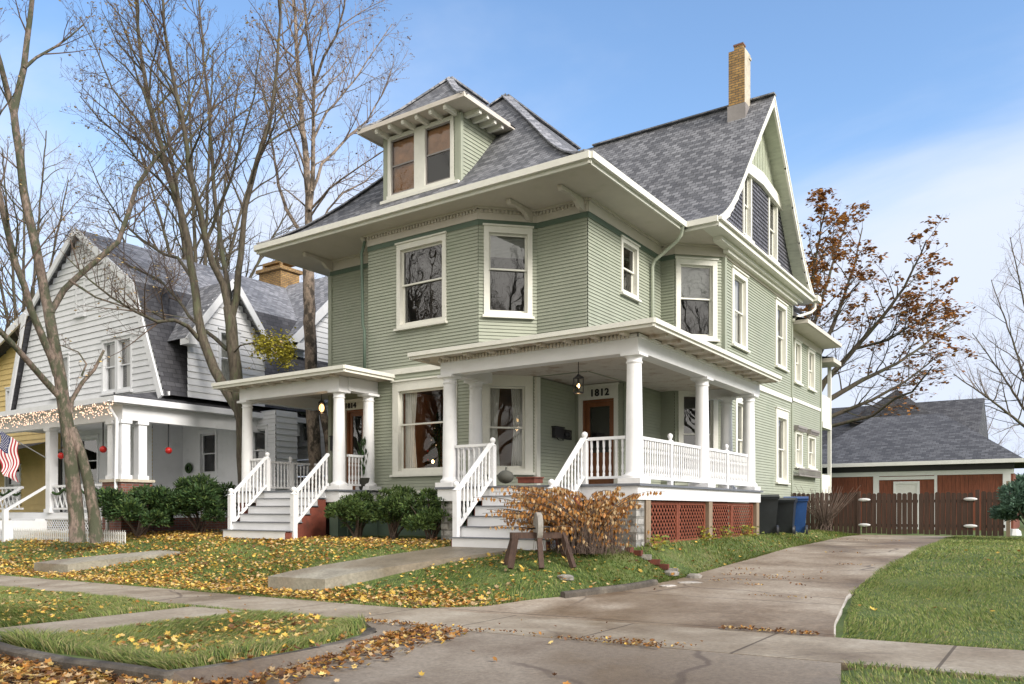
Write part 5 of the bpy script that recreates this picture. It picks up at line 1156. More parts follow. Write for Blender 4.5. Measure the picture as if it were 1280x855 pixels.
# ================================================================ trees
class Tree:
    def __init__(s, seed): s.r = random.Random(seed); s.big = MB(); s.small = MB(); s.tips = []; s.fine = []
    def tube(s, pts, rs):
        r = rs[0]; s_ = s.big if r > .028 else s.small
        if r < .014:
            m = len(pts)-1; s.fine.append(([tuple(pts[0]), tuple(pts[m//3 or 1]), tuple(pts[(2*m)//3 or 1]) if m > 1 else tuple(pts[1]), tuple(pts[m])], r, rs[-1])); return
        s_.tube(pts, rs, 10 if r > .12 else (7 if r > .05 else (5 if r > .02 else 3)), 0, cap=r > .05)
    def limb(s, pts, r0, r1, lev, n, L, up=.35, spread=.75, frm=.3, maxlev=4):
        P = [Vector(p) for p in pts]
        # resample with a light wander
        out = [P[0]]
        for a, b in zip(P, P[1:]):
            k = max(1, int((b-a).length/.45))
            for q in range(1, k+1):
                p = a+(b-a)*q/k
                if q < k: p = p+Vector((s.r.uniform(-1, 1), s.r.uniform(-1, 1), 0))*.03
                out.append(p)
        m = len(out); rs = [r0+(r1-r0)*(k/(m-1))**.8 for k in range(m)]
        s.tube(out, rs)
        s.kids(out, rs, lev, n, L, up, spread, frm, maxlev)
    def kids(s, P, rs, lev, n, L, up, spread, frm, maxlev):
        if lev > maxlev: return
        m = len(P)
        for k in range(n):
            t = min(1, frm+(1-frm)*(k+s.r.random())/n); i = min(m-2, int(t*(m-1))); f = t*(m-1)-i
            p = P[i]+(P[i+1]-P[i])*f; d = (P[i+1]-P[i]).normalized(); rad = rs[i]+(rs[i+1]-rs[i])*f
            a = s.r.uniform(0, 2*pi); u = d.orthogonal().normalized(); v = d.cross(u); o = u*cos(a)+v*sin(a)
            d2 = (d*(1-spread*.55)+o*spread+Vector((0, 0, up))).normalized()
            s.grow(p, d2, L*s.r.uniform(.55, 1.1)*(1-.45*(t-frm)/(1-frm)), min(rad*.6, max(.007, L*.012*s.r.uniform(.8, 1.2))), lev, up, spread, maxlev)
    def grow(s, p, d, L, r, lev, up, spread, maxlev):
        step = .42; k = max(3, int(L/step)) if lev < maxlev else 3; P = [p]; dd = d
        for q in range(k):
            dd = (dd+Vector((s.r.gauss(0, .13), s.r.gauss(0, .13), s.r.gauss(0, .11)+up*.10))).normalized(); P.append(P[-1]+dd*(L/k))
        rs = [max(.0035, r*(1-.75*q/k)) for q in range(k+1)]; s.tube(P, rs)
        if lev == maxlev: s.tips.append((P[-1], dd)); s.tips.append((P[len(P)//2], dd))
        n = s.nk[lev] if lev < len(s.nk) else 3
        n = max(2, int(n*min(1.4, L/(s.LL[lev] if lev < len(s.LL) else .8))))
        s.kids(P, rs, lev+1, n, L*s.fr, up, spread, .22, maxlev)
    nk = [7, 7, 6, 4]; LL = [3, 2, 1, .6]; fr = .52
    def leaves(s, mb, share, size, mats, near=None, droop=.6, many=1):
        for p, d in s.tips:
            if near and not near(p): continue
            if s.r.random() > share: continue
            for _ in range(many):
                q = p+Vector((s.r.gauss(0, .10), s.r.gauss(0, .10), s.r.gauss(0, .08)))*(1 if many > 1 else .3); a = s.r.uniform(0, 2*pi); z = size*s.r.uniform(.6, 1.25)
                e1 = Vector((cos(a), sin(a), -droop*s.r.random())).normalized()*z; e2 = Vector((-sin(a), cos(a), s.r.uniform(-.7, .7))).normalized()*z*.45
                mb.face([q, q+e1*.45+e2, q+e1, q+e1*.45-e2], s.r.randrange(mats))
    def build(s, label, loc, bark, twig, lv=None, lm=(), cat='tree', group=None, twigparts=True):
        T = thing('tree', label, cat, loc, group); s.big.build('trunk', bark, T); s.small.build('twigs', twig, T)
        if s.fine:
            A = np.array([f[0] for f in s.fine]); r0 = np.array([f[1] for f in s.fine]); r1 = np.array([f[2] for f in s.fine]); n = len(A)
            d = A[:, 3]-A[:, 0]; d /= np.linalg.norm(d, axis=1, keepdims=True)+1e-9; u = np.cross(d, NR.normal(size=(n, 3))); u /= np.linalg.norm(u, axis=1, keepdims=True)+1e-9; w = np.cross(d, u)
            V = np.empty((n, 4, 3, 3))
            for k in range(4):
                rad = (r0+(r1-r0)*k/3)[:, None]
                for j in range(3): t = 2*pi*j/3; V[:, k, j] = A[:, k]+(u*cos(t)+w*sin(t))*rad
            base = (np.arange(n)*12)[:, None]; Q = []
            for k in range(3):
                for j in range(3): j2 = (j+1) % 3; Q.append(base+np.array([[k*3+j, k*3+j2, (k+1)*3+j2, (k+1)*3+j]]))
            npmesh('fine_twigs', V.reshape(-1, 3), np.concatenate(Q), [twig], parent=T)
        if lv and lv.f: lv.build('leaves', [m for m in lm], T)
        return T
def PP(pts, F0, dF=0): return [P3(a, b, F0+dF*k/(max(1, len(pts)-1))) for k, (a, b) in enumerate(pts)]

# T1: forked mossy tree, front left
T = Tree(3); F = 21.2; T.nk = [10, 7, 5, 4]; T.LL = [3, 1.8, .9, .5]; T.fr = .5
T.limb(PP([(97, 678), (95, 640), (91, 600), (88, 560), (82, 520), (75, 470), (66, 420), (60, 385)], F), .20, .13, 9, 0, 1)
T.limb(PP([(121, 678), (117, 640), (110, 600), (101, 565), (90, 535)], F+.15, -.15), .17, .11, 9, 0, 1)
T.limb(PP([(62, 392), (53, 350), (45, 310), (34, 262), (27, 215), (20, 165), (17, 138)], F, .2), .13, .09, 1, 5, 2.4, frm=.3)
T.limb(PP([(17, 142), (24, 110), (30, 85), (34, 50), (38, 20), (43, -20), (50, -90)], F+.2, .8), .095, .04, 1, 9, 2.0)
T.limb(PP([(17, 142), (8, 110), (0, 78), (-14, 30), (-30, -60)], F+.2, -1.2), .085, .035, 1, 8, 2.0)
T.limb(PP([(30, 85), (45, 72), (70, 58), (88, 45), (105, 30)], F+.4, 1.4), .05, .018, 1, 7, 1.6)
T.limb(PP([(72, 470), (55, 425), (38, 385), (20, 330), (5, 270), (-12, 200), (-30, 90)], F, -1.6), .11, .05, 1, 9, 2.6)
T.limb(PP([(79, 500), (60, 480), (38, 455), (18, 432), (-8, 405), (-50, 350)], F, -2.2), .095, .05, 1, 5, 2.0)
T.limb(PP([(62, 396), (66, 386), (80, 362), (98, 345), (125, 322), (148, 302), (160, 268), (170, 235), (185, 212), (210, 180), (232, 150), (250, 110), (262, 60)], F, 2.6), .095, .022, 1, 18, 2.2)
T.limb(PP([(86, 525), (90, 500), (103, 478), (118, 462), (130, 438)], F, .5), .075, .035, 1, 4, .8)
T.limb(PP([(88, 300), (100, 340)], F), .02, .02, 9, 0, 1)
T.limb(PP([(102, 470), (108, 455), (98, 440), (85, 435), (72, 430)], F-.2), .03, .01, 1, 4, .7)
T.limb(PP([(86, 350), (120, 372), (160, 385), (200, 392), (235, 398)], F+.2, 1.5), .035, .012, 1, 6, 1.0)
lv = MB(); T.leaves(lv, .10, .075, 2)
T.build('tall forked tree with mossy bark on the front lawn beside the low picket fence', (P3(105, 676, 21.2)[0], P3(105, 676, 21.2)[1], .7), 'barkmossy', 'twig', lv, ('leaft', 'leafg'))

# T2: tree between the two houses, two leaders
T = Tree(11); F = 23.6; T.nk = [10, 7, 5, 4]; T.LL = [3, 1.8, .9, .5]; T.fr = .52
T.limb(PP([(311, 668), (309, 620), (306, 570), (305, 525), (300, 500)], F), .27, .22, 9, 0, 1)
T.limb(PP([(300, 515), (284, 490), (268, 462), (255, 428), (247, 392), (242, 350), (236, 305), (224, 255), (206, 205), (192, 150), (180, 90), (172, 30), (165, -60)], F, 1.2), .16, .028, 1, 24, 3.6, frm=.35)
T.limb(PP([(302, 520), (296, 480), (291, 435), (289, 405), (286, 384)], F, .2), .2, .16, 9, 0, 1)
T.limb(PP([(286, 388), (279, 355), (266, 330), (257, 300), (250, 262), (236, 215), (230, 160), (216, 95), (205, 30), (200, -60)], F+.2, -2.0), .11, .022, 1, 20, 3.2)
T.limb(PP([(287, 390), (283, 345), (276, 305), (270, 262), (266, 205), (262, 150), (256, 90), (250, 20), (246, -60)], F+.2, 2.0), .085, .02, 1, 18, 3.0)
T.limb(PP([(289, 400), (296, 370), (298, 340), (303, 300), (307, 258), (322, 200), (338, 150), (345, 95), (350, 30), (352, -50)], F+.2, -1.0), .11, .02, 1, 18, 2.8)
T.limb(PP([(250, 425), (235, 408), (218, 400), (196, 402), (170, 390), (140, 372), (112, 350), (84, 322)], F+.4, -3.5), .075, .014, 1, 22, 2.2)
T.limb(PP([(284, 437), (268, 422), (252, 410), (236, 395), (220, 372), (200, 350), (168, 335), (130, 318), (95, 290)], F+.2, 3.0), .065, .014, 1, 22, 2.4)
T.limb(PP([(238, 345), (222, 322), (205, 318), (178, 300), (150, 275), (128, 240), (110, 200)], F+1, 2.5), .06, .014, 1, 20, 2.4)
T.limb(PP([(226, 262), (200, 225), (172, 200), (150, 170), (125, 150), (100, 120)], F+1.2, -2.5), .055, .014, 1, 20, 2.4)
T.limb(PP([(258, 300), (272, 262), (290, 220), (300, 180), (318, 120), (326, 60)], F-.4, -2.5), .055, .014, 1, 12, 2.2)
T.limb(PP([(205, 205), (172, 150), (140, 110), (120, 60), (100, 20)], F+1.4, 2), .05, .014, 1, 14, 2.4)
T.limb(PP([(293, 440), (300, 432), (318, 428), (338, 428), (356, 436)], F-.3, -1.0), .03, .01, 1, 9, .7, up=-.05)
lv = MB(); T.leaves(lv, .14, .08, 3)
cy = Vector(P3(340, 436, 22.9))
for k in range(1500):
    g = R.random(); q = Vector(P3(320+45*g+R.gauss(0, 4), 428+12*g+R.gauss(0, 7+5*g), 22.9+R.gauss(0, .35))); a = R.uniform(0, 6.28); z = R.uniform(.05, .10)
    e1 = Vector((cos(a), sin(a), -.8)).normalized()*z; e2 = Vector((-sin(a), cos(a), R.uniform(-.5, .5)))*z*.5; lv.face([q, q+e1*.45+e2, q+e1, q+e1*.45-e2], 3)
b_ = P3(310, 668, 23.6); T.build('dark barked tree between the houses with a clump of yellow leaves', (b_[0], b_[1], .75), 'bark', 'twig', lv, ('leaft', 'leafg', 'leaft', 'leafol'))

# T3: pale tree behind the left porch
T = Tree(23); F = 27.5; T.nk = [10, 7, 5, 4]; T.LL = [3, 1.8, .9, .5]; T.fr = .5
T.limb(PP([(400, 655), (396, 600), (392, 540), (389, 470), (388, 420), (386, 370), (385, 330)], F), .24, .19, 9, 0, 1)
T.limb(PP([(424, 655), (418, 600), (410, 545), (400, 500), (393, 470)], F+.2, -.2), .16, .13, 9, 0, 1)
T.limb(PP([(385, 335), (386, 290), (386, 245), (383, 200), (377, 140), (373, 90), (370, 40), (366, -20), (362, -90)], F, 1.0), .15, .025, 1, 24, 3.0, frm=.1)
T.limb(PP([(387, 262), (391, 220), (392, 165), (393, 105), (386, 60), (380, 0), (378, -70)], F, -1.8), .09, .02, 1, 20, 3.0)
T.limb(PP([(393, 105), (405, 70), (420, 45), (430, 10), (436, -40)], F-1.0, -1.5), .05, .02, 1, 12, 2.4)
T.limb(PP([(390, 240), (402, 205), (418, 190), (438, 168), (460, 150), (478, 118), (492, 80)], F-.2, 2.0), .06, .014, 1, 18, 2.2, up=.2)
T.limb(PP([(391, 175), (408, 140), (425, 122), (450, 90), (470, 60), (490, 30)], F, 2.2), .05, .014, 1, 16, 2.2, up=.2)
T.limb(PP([(388, 262), (412, 235), (440, 215), (470, 195), (492, 180), (512, 170)], F, -2.2), .045, .012, 1, 16, 1.6, up=.12)
T.limb(PP([(392, 300), (410, 262), (430, 240), (455, 228), (478, 205)], F-.3, 1), .05, .014, 1, 14, 1.7, up=.15)
T.limb(PP([(385, 300), (370, 282), (358, 262), (348, 232), (342, 190), (334, 140), (325, 80)], F+.2, 2), .075, .016, 1, 18, 2.4)
T.limb(PP([(384, 220), (370, 180), (356, 150), (346, 110), (340, 60)], F+.4, -2), .05, .014, 1, 14, 2.4)
lv = MB(); T.leaves(lv, .10, .075, 2)
b_ = P3(402, 655, 27.5); T.build('pale barked bare tree rising behind the left porch roof', (b_[0], b_[1], .8), 'barkpale', 'twigpale', lv, ('leaft', 'leafb'))

# T4: oak with russet leaves, right, behind the house
T = Tree(31); F = 47; T.nk = [7, 5, 4, 3]; T.fr = .52; T.LL = [3.6, 1.9, 1, .6]
T.limb(PP([(985, 690), (986, 620), (990, 560), (992, 520)], F), .5, .4, 9, 0, 1)
for pts, dF, r0, n in (([(992, 540), (1012, 470), (1035, 420), (1052, 380), (1068, 330), (1078, 285)], 3, .24, 12), ([(992, 540), (1030, 478), (1068, 436), (1100, 400), (1130, 360), (1150, 320), (1158, 300)], -4, .26, 14),
        ([(992, 545), (1035, 500), (1080, 474), (1120, 455), (1150, 435), (1175, 415), (1195, 398)], 2, .22, 14), ([(990, 550), (1040, 520), (1090, 500), (1130, 478), (1160, 455), (1178, 440)], -2, .18, 12),
        ([(990, 540), (1000, 450), (1012, 390), (1018, 330), (1026, 285), (1032, 262)], -3, .22, 12), ([(992, 530), (1010, 430), (1032, 360), (1050, 300), (1062, 268)], 5, .2, 12), ([(1068, 436), (1110, 425), (1150, 400), (1180, 385)], -3, .1, 10),
        ([(990, 540), (970, 450), (960, 380), (965, 330)], 2, .2, 8), ([(992, 545), (1042, 532), (1090, 520), (1120, 497), (1140, 490), (1156, 470), (1166, 458)], -8, .13, 3)):
    T.limb(PP(pts, F, dF), r0, .03, 1 if n > 3 else 2, int(n*1.6) if n > 3 else n, 3.6 if n > 3 else 1.2, up=.25, maxlev=4 if n > 3 else 3)
lv = MB()
def hi(p, lo=P3(1050, 470, 47)):
    # leaves stay on the outer upper crown
    c = Vector(P3(1050, 470, 47)); d = (p-c); return d.length > 2.5 and NR.random() < min(1, max(0.1, (d.length-2.5)/4))*(.2+.8*(math.sin(p.x*1.3+p.z*1.9)*math.sin(p.y*1.1+p.z*.8) > -.1))
T.leaves(lv, .55, .24, 3, near=hi, many=3); print('oak leaves', len(lv.f), 'tips', len(T.tips))
T.build('broad oak holding russet leaves behind the gable end', (P3(985, 690, 47)[0], P3(985, 690, 47)[1], .7), 'bark', 'twig', lv, ('leafr', 'leafo', 'leafb'))

# T5: bare tree, far right edge
def bare(seed, F, px, base_y, top_y, w, label, bark='bark', twig='twigpale', group=None, n=9, dens=1, lf=None):
    T = Tree(seed); rr = T.r; T.nk = [int(8*dens), int(8*dens), 6]; sc_ = F/FPX; hpx = base_y-top_y; T.LL = [5, 3, 1.6, .8]; T.fr = .55
    T.limb(PP([(px, base_y), (px+rr.uniform(-3, 3), base_y-hpx*.12), (px+rr.uniform(-4, 4), base_y-hpx*.25)], F), hpx*sc_*.014, hpx*sc_*.011, 9, 0, 1)
    for k in range(n):
        t = (k+.5)/n*2-1; ex = px+t*w/2; ey = top_y+hpx*(.62*abs(t)**1.8)+rr.uniform(0, hpx*.05); b0 = base_y-hpx*rr.uniform(.16, .26)
        T.limb(PP([(px, b0), (px+(ex-px)*.25, b0+(ey-b0)*.32), (px+(ex-px)*.6, b0+(ey-b0)*.66), (ex, ey)], F, rr.uniform(-1, 1)*w*sc_*.4), hpx*sc_*.0065, hpx*sc_*.0012, 2, int(14*dens), hpx*sc_*.2, up=.25, maxlev=4)
    lv = MB()
    if lf: T.leaves(lv, lf[0], lf[1], 1, many=1)
    b = P3(px, base_y, F); return T.build(label, (b[0], b[1], b[2]), bark, twig, lv, (lf[2],) if lf else (), group=group)
B1_ = bare(41, 55, 1310, 660, 255, 260, 'bare pale tree reaching in at the right edge of the view', n=11)
BT = bare(42, 62, 250, 640, 40, 330, 'bare brownish tree behind the white house roof', twig='twig', n=10, lf=(.05, .09, 'leaft'))
bare(44, 58, 30, 640, 140, 250, 'bare tree behind the yellow house', twig='twigpale', n=9)
BS = bare(45, 95, 1120, 640, 478, 170, 'small bare tree on the skyline above the far roof peak', n=9, group=None)
bare(46, 95, 1215, 640, 482, 150, 'small bare tree on the skyline right of the far roof', n=9)
# street trees over the road, seen only in the window glass
for k, (x, y, s_) in enumerate(((-9, -14, .8), (4, -16, .75), (-24, -13, .85), (16, -12, .8), (22, 3, .8))):
    c = dup(B1_, (x, y, 0), k*1.3, ['bare street tree across the road nearest the camera', 'bare street tree across the road, second to the right', 'bare street tree across the road at the far left', 'bare street tree across the road at the far right', 'bare tree beyond the right lawn'][k])
    c.scale = (s_,)*3
for k, (x, y, s_, lb) in enumerate(((-38, -12, .8, 'bare tree mirrored in the left front windows, nearest of its row'), (-47, -17, .8, 'bare tree mirrored in the left front windows, farther along its row'), (11, -4, .7, 'bare tree mirrored in the corner window, close to the driveway mouth'), (9, 42, .8, 'bare tree mirrored in the side windows, beyond the right lawn'))):
    dup(B1_, (x, y, 0), 2+k*1.7, lb).scale = (s_,)*3

for k, (x, y, s_, lb) in enumerate(((-29, -4, .58, 'tall bare tree across the road opposite the white house'), (-35, -9, .6, 'tall bare tree set back across the road, left of the driveway'), (-43, -10, .6, 'tall bare tree across the road opposite the yellow house'), (13, -2, .55, 'tall bare tree beyond the right lawn corner'), (19, -7, .6, 'tall bare tree across the road, far to the right'), (16, 13, .5, 'bare tree standing beyond the right lawn, level with the front steps'))):
    dup(BT, (x, y, 0), 1+k*1.1, lb).scale = (s_,)*3
# ================================================================ shrubs
def shrub_mesh(name, seed, w, h, n, mats, leaf=.05, needle=True, stems=7, flat=.0):
    r = random.Random(seed); V = []; Fc = []; MI = []; st = MB()
    cl = []
    for k in range(26):
        a = r.uniform(0, 2*pi); q = sqrt(r.random())*.78; z = h*(.32+.52*r.random())*(1-.35*q*q); cl.append((q*w/2*cos(a), q*w/2*sin(a), z, r.uniform(.16, .30)*w*.62))
    for i in range(n):
        c = cl[r.randrange(len(cl))]; th = r.uniform(0, 2*pi); ph = math.acos(r.uniform(-.5, 1)); rad = c[3]*(.62+.42*r.random())
        d = Vector((sin(ph)*cos(th), sin(ph)*sin(th), cos(ph)*.85)); p = Vector(c[:3])+d*rad
        if p.z < .10: continue
        o = (d+Vector((r.gauss(0, .35), r.gauss(0, .35), r.gauss(.25, .35)))).normalized(); sd = o.cross(Vector((r.gauss(0, 1), r.gauss(0, 1), r.gauss(0, 1)))).normalized()
        L_ = leaf*r.uniform(.7, 1.5); W_ = L_*(.22 if needle else .4); i0 = len(V)
        V += [p-sd*W_, p+sd*W_, p+o*L_+sd*W_*.5, p+o*L_-sd*W_*.5]; Fc.append((i0, i0+1, i0+2, i0+3)); MI.append(1 if r.random() < .22 and len(mats) > 1 else 0)
    return V, Fc, MI, cl
def shrub(label, x, y, w, h, n, seed, mats=('yew', 'yewl'), leaf=.06, z=None, cat='shrub', group=None, needle=True):
    z = H(x, y) if z is None else z; T = thing('shrub', label, cat, (x, y, z), group, local=True)
    V, Fc, MI, cl = shrub_mesh('foliage', seed, w, h, n, mats, leaf, needle)
    npmesh('foliage', [tuple(v) for v in V], Fc, mats, MI, T); s = MB(); r = random.Random(seed)
    for k in range(12):
        c = cl[k*2]; s.tube([(r.gauss(0, .06), r.gauss(0, .06), -.05), (c[0]*.4, c[1]*.4, c[2]*.45), (c[0], c[1], c[2])], [.03, .02, .008], 5)
    s.build('stems', 'twig', T); return T
x, y, _ = P3(172, 660, 22.6); shrub('wide dark yew shrub in front of the white porch pier', x, y, 2.5, 1.5, 15000, 1, leaf=.075)
x, y, _ = P3(252, 660, 23.2); shrub('taller dark yew shrub under the tree between the houses', x, y, 2.5, 1.72, 15000, 2, leaf=.075)
for px_, F_, w_, h_, lb, sd in ((447, 19.6, 1.4, 1.2, 'leftmost of three clipped green shrubs under the front window', 3), (492, 19.2, 1.55, 1.3, 'middle one of three clipped green shrubs under the front window', 4), (541, 18.5, 1.5, 1.25, 'rightmost of three clipped green shrubs beside the 1812 steps', 5)):
    x, y, _ = P3(px_, 670, F_); shrub(lb, x, y, w_, h_, 9000, sd, leaf=.055, group='clipped shrubs under the front window', mats=('yewl', 'yew'))
x, y, _ = P3(1294, 650, 22); shrub('blue green conifer shrub at the right edge', x, y, 2.1, 1.95, 13000, 6, ('conif',), .09)
# dry arching bush
bx, by = -7.15, 12.75; bz = H(bx, by)
DB = thing('shrub', 'dry arching bush with rows of brown leaves before the stone pier', 'shrub', (bx, by, bz), local=True); s = MB(); r = random.Random(8); lv = MB()
rt = Vector((cos(YAW), sin(YAW), 0))
for k in range(150):
    left = k < 85; sgn = -1 if left else 1
    a = Vector((r.uniform(-.25, .35), r.uniform(-.25, .25), 0)); L_ = r.uniform(.75, 1.6) if left else r.uniform(.5, 1.15); hh = r.uniform(.5, 1.3)
    out = rt*sgn*L_*(.95 if left else .5)+Vector((r.gauss(0, .25), r.gauss(0, .3), 0)); pts = []
    for q in range(8):
        t = q/7; pts.append(a+out*t**1.25+Vector((0, 0, hh*(1-(1-t)**1.9) - .10*t**3)))
    s.tube(pts, [.012*(1-.7*q/7) for q in range(8)], 4)
    for q in range(3, 8):
        A = pts[q-1]; B = pts[q]
        for j in range(4):
            p = A+(B-A)*(j/4)
            for sd in (-1, 1):
                an = r.uniform(-.4, .4); z = r.uniform(.055, .10); dn = Vector((r.gauss(0, .25), r.gauss(0, .25), -1)).normalized()*z; sw = Vector((cos(an*3), sin(an*3), 0))*z*.28
                p2 = p+Vector((r.gauss(0, .012), r.gauss(0, .012), 0)); lv.face([p2, p2+dn*.45+sw, p2+dn, p2+dn*.5-sw], r.randrange(3))
for k in range(420):     # dead stalks low down
    p = Vector((r.gauss(.1, .35), r.gauss(-.05, .3), 0)); q = p+Vector((r.gauss(0, .12), r.gauss(0, .12), r.uniform(.15, .7))); s.tube([p, q], .004, 3)
    z = r.uniform(.04, .09); lv.face([q, q+Vector((z*.3, .01, -z*.4)), q+Vector((0, 0, -z)), q+Vector((-z*.3, 0, -z*.4))], r.randrange(3))
s.build('stems', 'twig', DB); lv.build('leaves', ['leafr', 'leafo', 'leaft'], DB)
# bare twiggy bush at the brown fence
x, y, _ = P3(1030, 665, 26.5); TB = thing('shrub', 'leafless twiggy bush in front of the left end of the brown fence', 'shrub', (x, y, H(x, y)), local=True); s = MB(); r = random.Random(9)
for k in range(90):
    a = r.uniform(0, 2*pi); t = r.uniform(.1, 1.3); s.tube([(r.gauss(0, .12), r.gauss(0, .12), 0), (cos(a)*t*.3, sin(a)*t*.3, .5), (cos(a)*t*.9, sin(a)*t*.6, r.uniform(.9, 1.5))], [.012, .009, .004], 4)
s.build('stems', 'twig', TB)
# weeds by the porch lattice
for k, (px_, F_) in enumerate(((820, 15.6), (880, 18.2), (935, 20.6), (905, 19.4))):
    x, y, _ = P3(px_, 672, F_); T = thing('weed', ['straggling weed at the near lattice panel of the porch', 'straggling weed at the middle lattice post', 'yellowing weed at the far end of the lattice', 'straggling weed between the middle and far lattice panels'][k], 'weed', (x, y, H(x, y)), 'weeds along the porch lattice', local=True); lv = MB()
    for j in range(60):
        a = r.uniform(0, 6.28); p = Vector((r.gauss(0, .12), r.gauss(0, .08), r.uniform(0, .3))); lv.face([p, p+Vector((cos(a)*.05, sin(a)*.05, .03)), p+Vector((cos(a)*.1, sin(a)*.1, .0)), p+Vector((cos(a)*.05+.02, sin(a)*.05-.02, -.01))], r.randrange(2))
        if j % 5 == 0: lv.tube([(0, 0, 0), tuple(p)], .004, 3)
    lv.build('foliage', ['leafol', 'g2'], T)

# ================================================================ grass and fallen leaves
def lawnmask(x, y):
    if -11.18 < x < -9.92 and y < 7.62: return False
    if 4.30 < y < 7.58: return x < XL_(y)-.16 or x > XR_(y)
    if y > 9.12: 
        if x > XR_(y)+.1: return True
        if x > XL_(y): return False
        def q(a, b, c, d): # walk quads
            if not (a[1] < y < c[1]+.03): return False
            t = (y-a[1])/(c[1]-a[1]); return a[0]+(d[0]-a[0])*t < x < b[0]+(c[0]-b[0])*t
        if q((-12.15, 9.8), (-10.8, 9.95), (-8.4, 12.75), (-10.2, 12.75)) or q((-20.8, 9.75), (-19.5, 9.9), (-17.25, 11.45), (-18.4, 11.5)): return False
        if x < -6.7 and y > 13.9: return x < -19.2 and y < 18
        return True
    return False
def sample(n, x0, x1, y0, y1, dens=None):
    out = []
    xs = NR.uniform(x0, x1, n); ys = NR.uniform(y0, y1, n); k = NR.random(n)
    for x, y, q in zip(xs, ys, k):
        if lawnmask(x, y) and (dens is None or q < dens(x, y)): out.append((x, y))
    return out
def blades(pts, hmin, hmax, wid, lean, mixw):
    V = []; Fc = []; MI = []; n = len(pts); cum = np.cumsum(mixw)
    rnd = NR.random((n, 6))
    for k, (x, y) in enumerate(pts):
        r_ = rnd[k]; a = r_[0]*6.283; h = hmin+(hmax-hmin)*r_[1]*(.7+.5*sin(x*2.3+1.7*y)*sin(y*1.9-x)); h = max(.02, h); z = H(x, y)-.01; l = lean*(.3+r_[2])*h
        la = 2.2+1.5*sin(x*.9)+1.2*sin(y*1.3+x*.4)+r_[3]*1.6; dx, dy = cos(la)*l, sin(la)*l; wx, wy = cos(a)*wid, sin(a)*wid; i0 = len(V)
        V += [(x-wx, y-wy, z), (x+wx, y+wy, z), (x+dx*.45+wx*.8, y+dy*.45+wy*.8, z+h*.62), (x+dx*.45-wx*.8, y+dy*.45-wy*.8, z+h*.62), (x+dx, y+dy, z+h*(1-.25*lean*.5))]
        Fc += [(i0, i0+1, i0+2, i0+3), (i0+3, i0+2, i0+4, i0+4)]
        cdx = 0 if (sin(x*1.1+y*.7)*sin(y*1.3-x*.5) > -.2) else 1
        m = int(np.searchsorted(cum, (r_[4]+.25*cdx) % 1.0)); m = min(m, len(mixw)-1); MI += [m, m]
    return V, Fc, MI
def grass(name, groups):
    V = []; Fc = []; MI = []
    for pts, *a in groups:
        v, f, m = blades(pts, *a); o = len(V); V += v; Fc += [tuple(i+o for i in q) for q in f]; MI += m
    # quads and tips: tips as degenerate-free triangles
    Vn = np.array(V, np.float32); F4 = np.array([q for q in Fc if q[2] != q[3]], np.int32); F3 = np.array([q[:3] for q in Fc if q[2] == q[3]], np.int32)
    M4 = [m for q, m in zip(Fc, MI) if q[2] != q[3]]; M3 = [m for q, m in zip(Fc, MI) if q[2] == q[3]]
    me = bpy.data.meshes.new(name); me.vertices.add(len(Vn)); me.vertices.foreach_set('co', Vn.ravel()); me.loops.add(F4.size+F3.size)
    me.loops.foreach_set('vertex_index', np.concatenate([F4.ravel(), F3.ravel()])); me.polygons.add(len(F4)+len(F3))
    me.polygons.foreach_set('loop_start', np.concatenate([np.arange(0, F4.size, 4), F4.size+np.arange(0, F3.size, 3)]).astype(np.int32))
    for m in ('g1', 'g2', 'g3', 'g4'): me.materials.append(M[m])
    me.polygons.foreach_set('material_index', np.array(M4+M3, np.int32)); me.update(calc_edges=True)
    return tag(link(name, me), kind='stuff')
mx = (.42, .30, .12, .16)
g = []
g.append((sample(70000, -17, -6.4, 4.3, 7.58), .05, .13, .0042, 1.5, (.33, .33, .24, .10)))
edge = [(x, 4.33+NR.uniform(-.03, .16)) for x in NR.uniform(-14, -6.7, 6000)]+[(XL_(y)-.17-NR.uniform(0, .12), y) for y in NR.uniform(4.4, 7.2, 2500)]
g.append(([p for p in edge if not -11.2 < p[0] < -9.9],   .10, .24, .0045, 1.9, (.30, .34, .28, .08)))
g.append((sample(30000, -30, -17, 4.3, 7.58), .04, .09, .006, 1.0, mx))
g.append((sample(75000, -18, -5.4, 9.12, 14.2), .035, .085, .006, .9, (.44, .24, .08, .24)))
g.append((sample(26000, -34, -18, 9.12, 14.5), .04, .09, .008, .9, mx))
g.append((sample(9000, -6.7, -5.4, 14, 28), .05, .11, .007, .9, (.42, .28, .16, .14)))
g.append((sample(70000, -2.7, 4.5, 9.15, 15.5), .03, .065, .0045, .9, (.40, .38, .12, .10)))
g.append((sample(42000, -2.8, 5, 15.5, 28.3), .035, .075, .009, .9, (.40, .36, .14, .10)))
g.append((sample(9000, -1.5, 3.5, 5.8, 7.58), .03, .075, .0042, 1.0, (.36, .36, .18, .10)))
# tufts creeping over the pavement edges
ed = [(x, 9.1+NR.uniform(-.03, .06)) for x in NR.uniform(-26, -8.2, 5000)]+[(x, 7.6-NR.uniform(-.04, .06)) for x in NR.uniform(-26, -7.6, 6000) ]+[(x, 9.1+NR.uniform(-.01, .08)) for x in NR.uniform(-2.0, 5, 2500)]+[(x, 7.6-NR.uniform(-.02, .08)) for x in NR.uniform(-1.6, 5, 1500)]
ed += [(XL_(y)+NR.uniform(-.08, .02), y) for y in NR.uniform(9.2, 28, 6000)]+[(XR_(y)+NR.uniform(-.02 if y > 12.9 else .16, .22), y) for y in NR.uniform(9.4, 28, 7000)]
g.append((ed, .04, .09, .005, 1.2, mx))
grass('grass', g)

